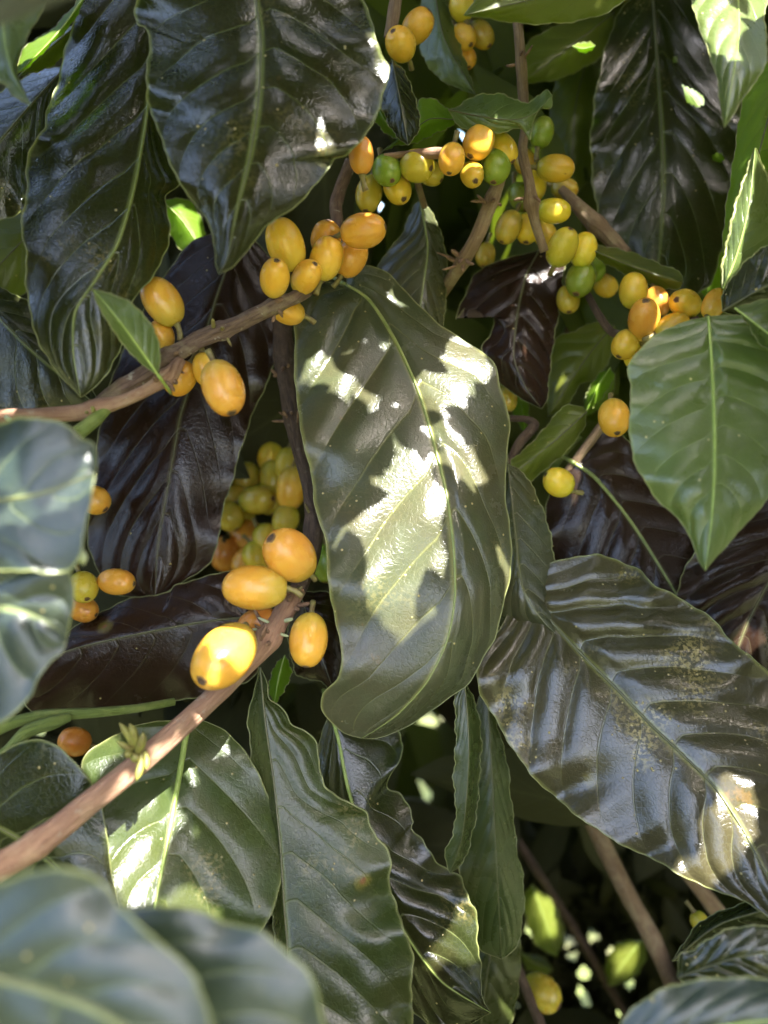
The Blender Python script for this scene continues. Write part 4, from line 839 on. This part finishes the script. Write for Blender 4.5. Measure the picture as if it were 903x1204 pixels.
# ---- unseen crown overhead: leaves added between the sun and the scene, leaving those spots open
e1 = np.cross(SUN, [0, 0, 1.]); e1 /= np.linalg.norm(e1); e2 = np.cross(SUN, e1)
O0 = P(CW / 2, CH / 2, 25.)
def plane(X): return np.stack([(X - O0) @ e1, (X - O0) @ e2], -1)
RES = .0012; HALF = .8; NG = int(2 * HALF / RES)
cov = np.zeros((NG, NG), bool); litm = np.zeros((NG, NG), bool); need = np.zeros((NG, NG), bool)
def idx(p): return np.clip(((p + HALF) / RES).astype(int), 0, NG - 1)
li = idx(plane(LITP)); litm[li[:, 0], li[:, 1]] = True
def dil(m):
    r = m.copy(); r[1:] |= m[:-1]; r[:-1] |= m[1:]; r[:, 1:] |= m[:, :-1]; r[:, :-1] |= m[:, 1:]; return r
for dd in (12, 16, 20, 25, 30, 40, 55, 75, 95):
    gx, gy = np.meshgrid(np.linspace(-80, CW + 80, 260), np.linspace(-80, CH + 80, 340)); X = P(gx, gy, np.full(gx.shape, dd * 1.)).reshape(-1, 3)
    X = X[X[:, 2] > .0]; pi = idx(plane(X)); need[pi[:, 0], pi[:, 1]] = True
for _ in range(7): need = dil(need)
need &= ~litm
TANX = (CW / 2 + 50) / F; TANY = (CH / 2 + 50) / F
def clear_of_view(Xs):
    r = Xs - CAMN; z = r @ ZC; x = r @ XC; y = r @ YC
    return np.all((z < 0) | (y > z * TANY + .012) | (np.abs(x) > z * TANX + .02)) and np.all(np.linalg.norm(r, axis=1) > .09)
gxx, gyy = np.meshgrid((np.arange(NG) + .5) * RES - HALF, (np.arange(NG) + .5) * RES - HALF, indexing='ij')
canopy = []
tries = 0
sizes = [(.062, .026), (.050, .021), (.036, .015), (.024, .011), (.015, .007), (.009, .0045), (.0055, .0028)]
todo = need & ~cov
while tries < 14000 and len(canopy) < 4000:
    tries += 1
    if tries % 60 == 1:
        cells = np.argwhere(need & ~cov)
        if len(cells) < .0012 * need.sum(): break
    cc = cells[rng.integers(len(cells))]
    if cov[cc[0], cc[1]]: continue
    c2 = np.array([cc[0] + .5, cc[1] + .5]) * RES - HALF
    done = False
    for (l, w) in sizes:
        for at in range(6 if l > .01 else 10):
            th = rng.uniform(0, 2 * PI); a2 = np.array([math.cos(th), math.sin(th)]); b2 = np.array([-a2[1], a2[0]])
            ctr = c2 + a2 * rng.uniform(-.5, .5) * l + b2 * rng.uniform(-.4, .4) * w
            r_ = int(l / RES) + 3; ic = idx(ctr); s0 = slice(max(ic[0] - r_, 0), ic[0] + r_ + 1); s1 = slice(max(ic[1] - r_, 0), ic[1] + r_ + 1)
            ux = (gxx[s0, s1] - ctr[0]) * a2[0] + (gyy[s0, s1] - ctr[1]) * a2[1]; vx = (gxx[s0, s1] - ctr[0]) * b2[0] + (gyy[s0, s1] - ctr[1]) * b2[1]
            uu = np.clip(ux / l * .5 + .5, 0, 1); msk = (np.abs(ux) < l) & (np.abs(vx) < w * np.sin(PI * uu ** .85) ** .8)
            if (msk & litm[s0, s1]).any(): continue
            aw = a2[0] * e1 + a2[1] * e2; bw = b2[0] * e1 + b2[1] * e2
            ok = False
            t0 = rng.uniform(.15, .30)
            for st in range(30):
                c3 = O0 + ctr[0] * e1 + ctr[1] * e2 + SUN * (t0 + st * .02)
                if c3[2] > 1.05 and clear_of_view(np.array([c3, c3 + aw * l, c3 - aw * l, c3 + bw * w, c3 - bw * w])): ok = True; break
            if not ok: continue
            cov[s0, s1] |= msk
            tl = rng.uniform(-.5, .5) * l * .6
            # lean the leaf along the light: its shadow stays the same
            canopy.append((c3, aw, None, l, w)); done = True; break
        if done: break
print('canopy leaves', len(canopy), 'covered', (cov & need).sum() / need.sum(), 'tries', tries)
stuff_leaves('overhead_shade_foliage', canopy, LM['shade'], 'unseen leaves added overhead to cast the shade, open at the sunlit spots', 'foliage', SUN)

nb = []  # unseen leaves added behind the camera to block low sky from reflections
for _ in range(2600):
    az = rng.uniform(-2.6, 2.6); dist = rng.uniform(1.2, 2.6); top = 1.25 + dist * (.42 + .24 * math.sin(az * 2.3 + 1) + .18 * math.sin(az * 5.1))
    z = top * rng.uniform(.0, 1.) ** .7; c = np.array([math.sin(az) * dist, -math.cos(az) * dist, z])
    l = rng.uniform(.05, .10); nb.append((c, rng.normal(0, .5, 3) + np.array([0, 0, -.8]), rng.normal(0, .5, 3) + np.array([0, 0, .7]), l, l * .42))
stuff_leaves('sky_blocker_foliage', nb, LM['shade'], 'unseen leaves added behind the viewer to make sky reflections patchy', 'foliage')
def sheet(name, size, z, mat, n=2):
    V = [(-size, -size, z), (size, -size, z), (size, size, z), (-size, size, z)]
    o = link(name, mesh_np(name, V, [(0, 1, 2, 3)], False), mat); o['kind'] = 'structure'; return o
sheet('ground', 200, 0, plain('weedy_soil', (.16, .19, .05), .95, (.10, .09, .04), 14., .004))

# ------------------------------------------------------------------ light
w = bpy.data.worlds.new('World'); sc.world = w; w.use_nodes = True; nt = w.node_tree; nt.nodes.clear()
sky = nt.nodes.new('ShaderNodeTexSky'); sky.sky_type = 'NISHITA'; sky.sun_disc = False
sky.sun_elevation = math.asin(SUN[2]); sky.sun_rotation = math.atan2(SUN[0], SUN[1]); sky.air_density = .9; sky.dust_density = 3.; sky.ozone_density = .3
bgN = nt.nodes.new('ShaderNodeBackground'); bgN.inputs[1].default_value = .15; ou = nt.nodes.new('ShaderNodeOutputWorld')
nt.links.new(sky.outputs[0], bgN.inputs[0]); nt.links.new(bgN.outputs[0], ou.inputs[0])
sl = bpy.data.lights.new('sun', 'SUN'); sl.energy = 3.7; sl.angle = math.radians(.53); sl.color = (1, .98, .94)
so = bpy.data.objects.new('sun', sl); COL.objects.link(so); so.rotation_euler = Vector(-SUN).to_track_quat('-Z', 'Y').to_euler(); so.location = (2, -3, 6)
sc.view_settings.view_transform = 'Standard'; sc.view_settings.look = 'None'; sc.view_settings.exposure = EXPO; sc.view_settings.gamma = 1.
sc.view_settings.use_curve_mapping = False
sc.render.engine = 'CYCLES'; sc.cycles.max_bounces = 7; sc.cycles.transparent_max_bounces = 4; sc.cycles.sample_clamp_indirect = 8.; sc.cycles.use_denoising = True
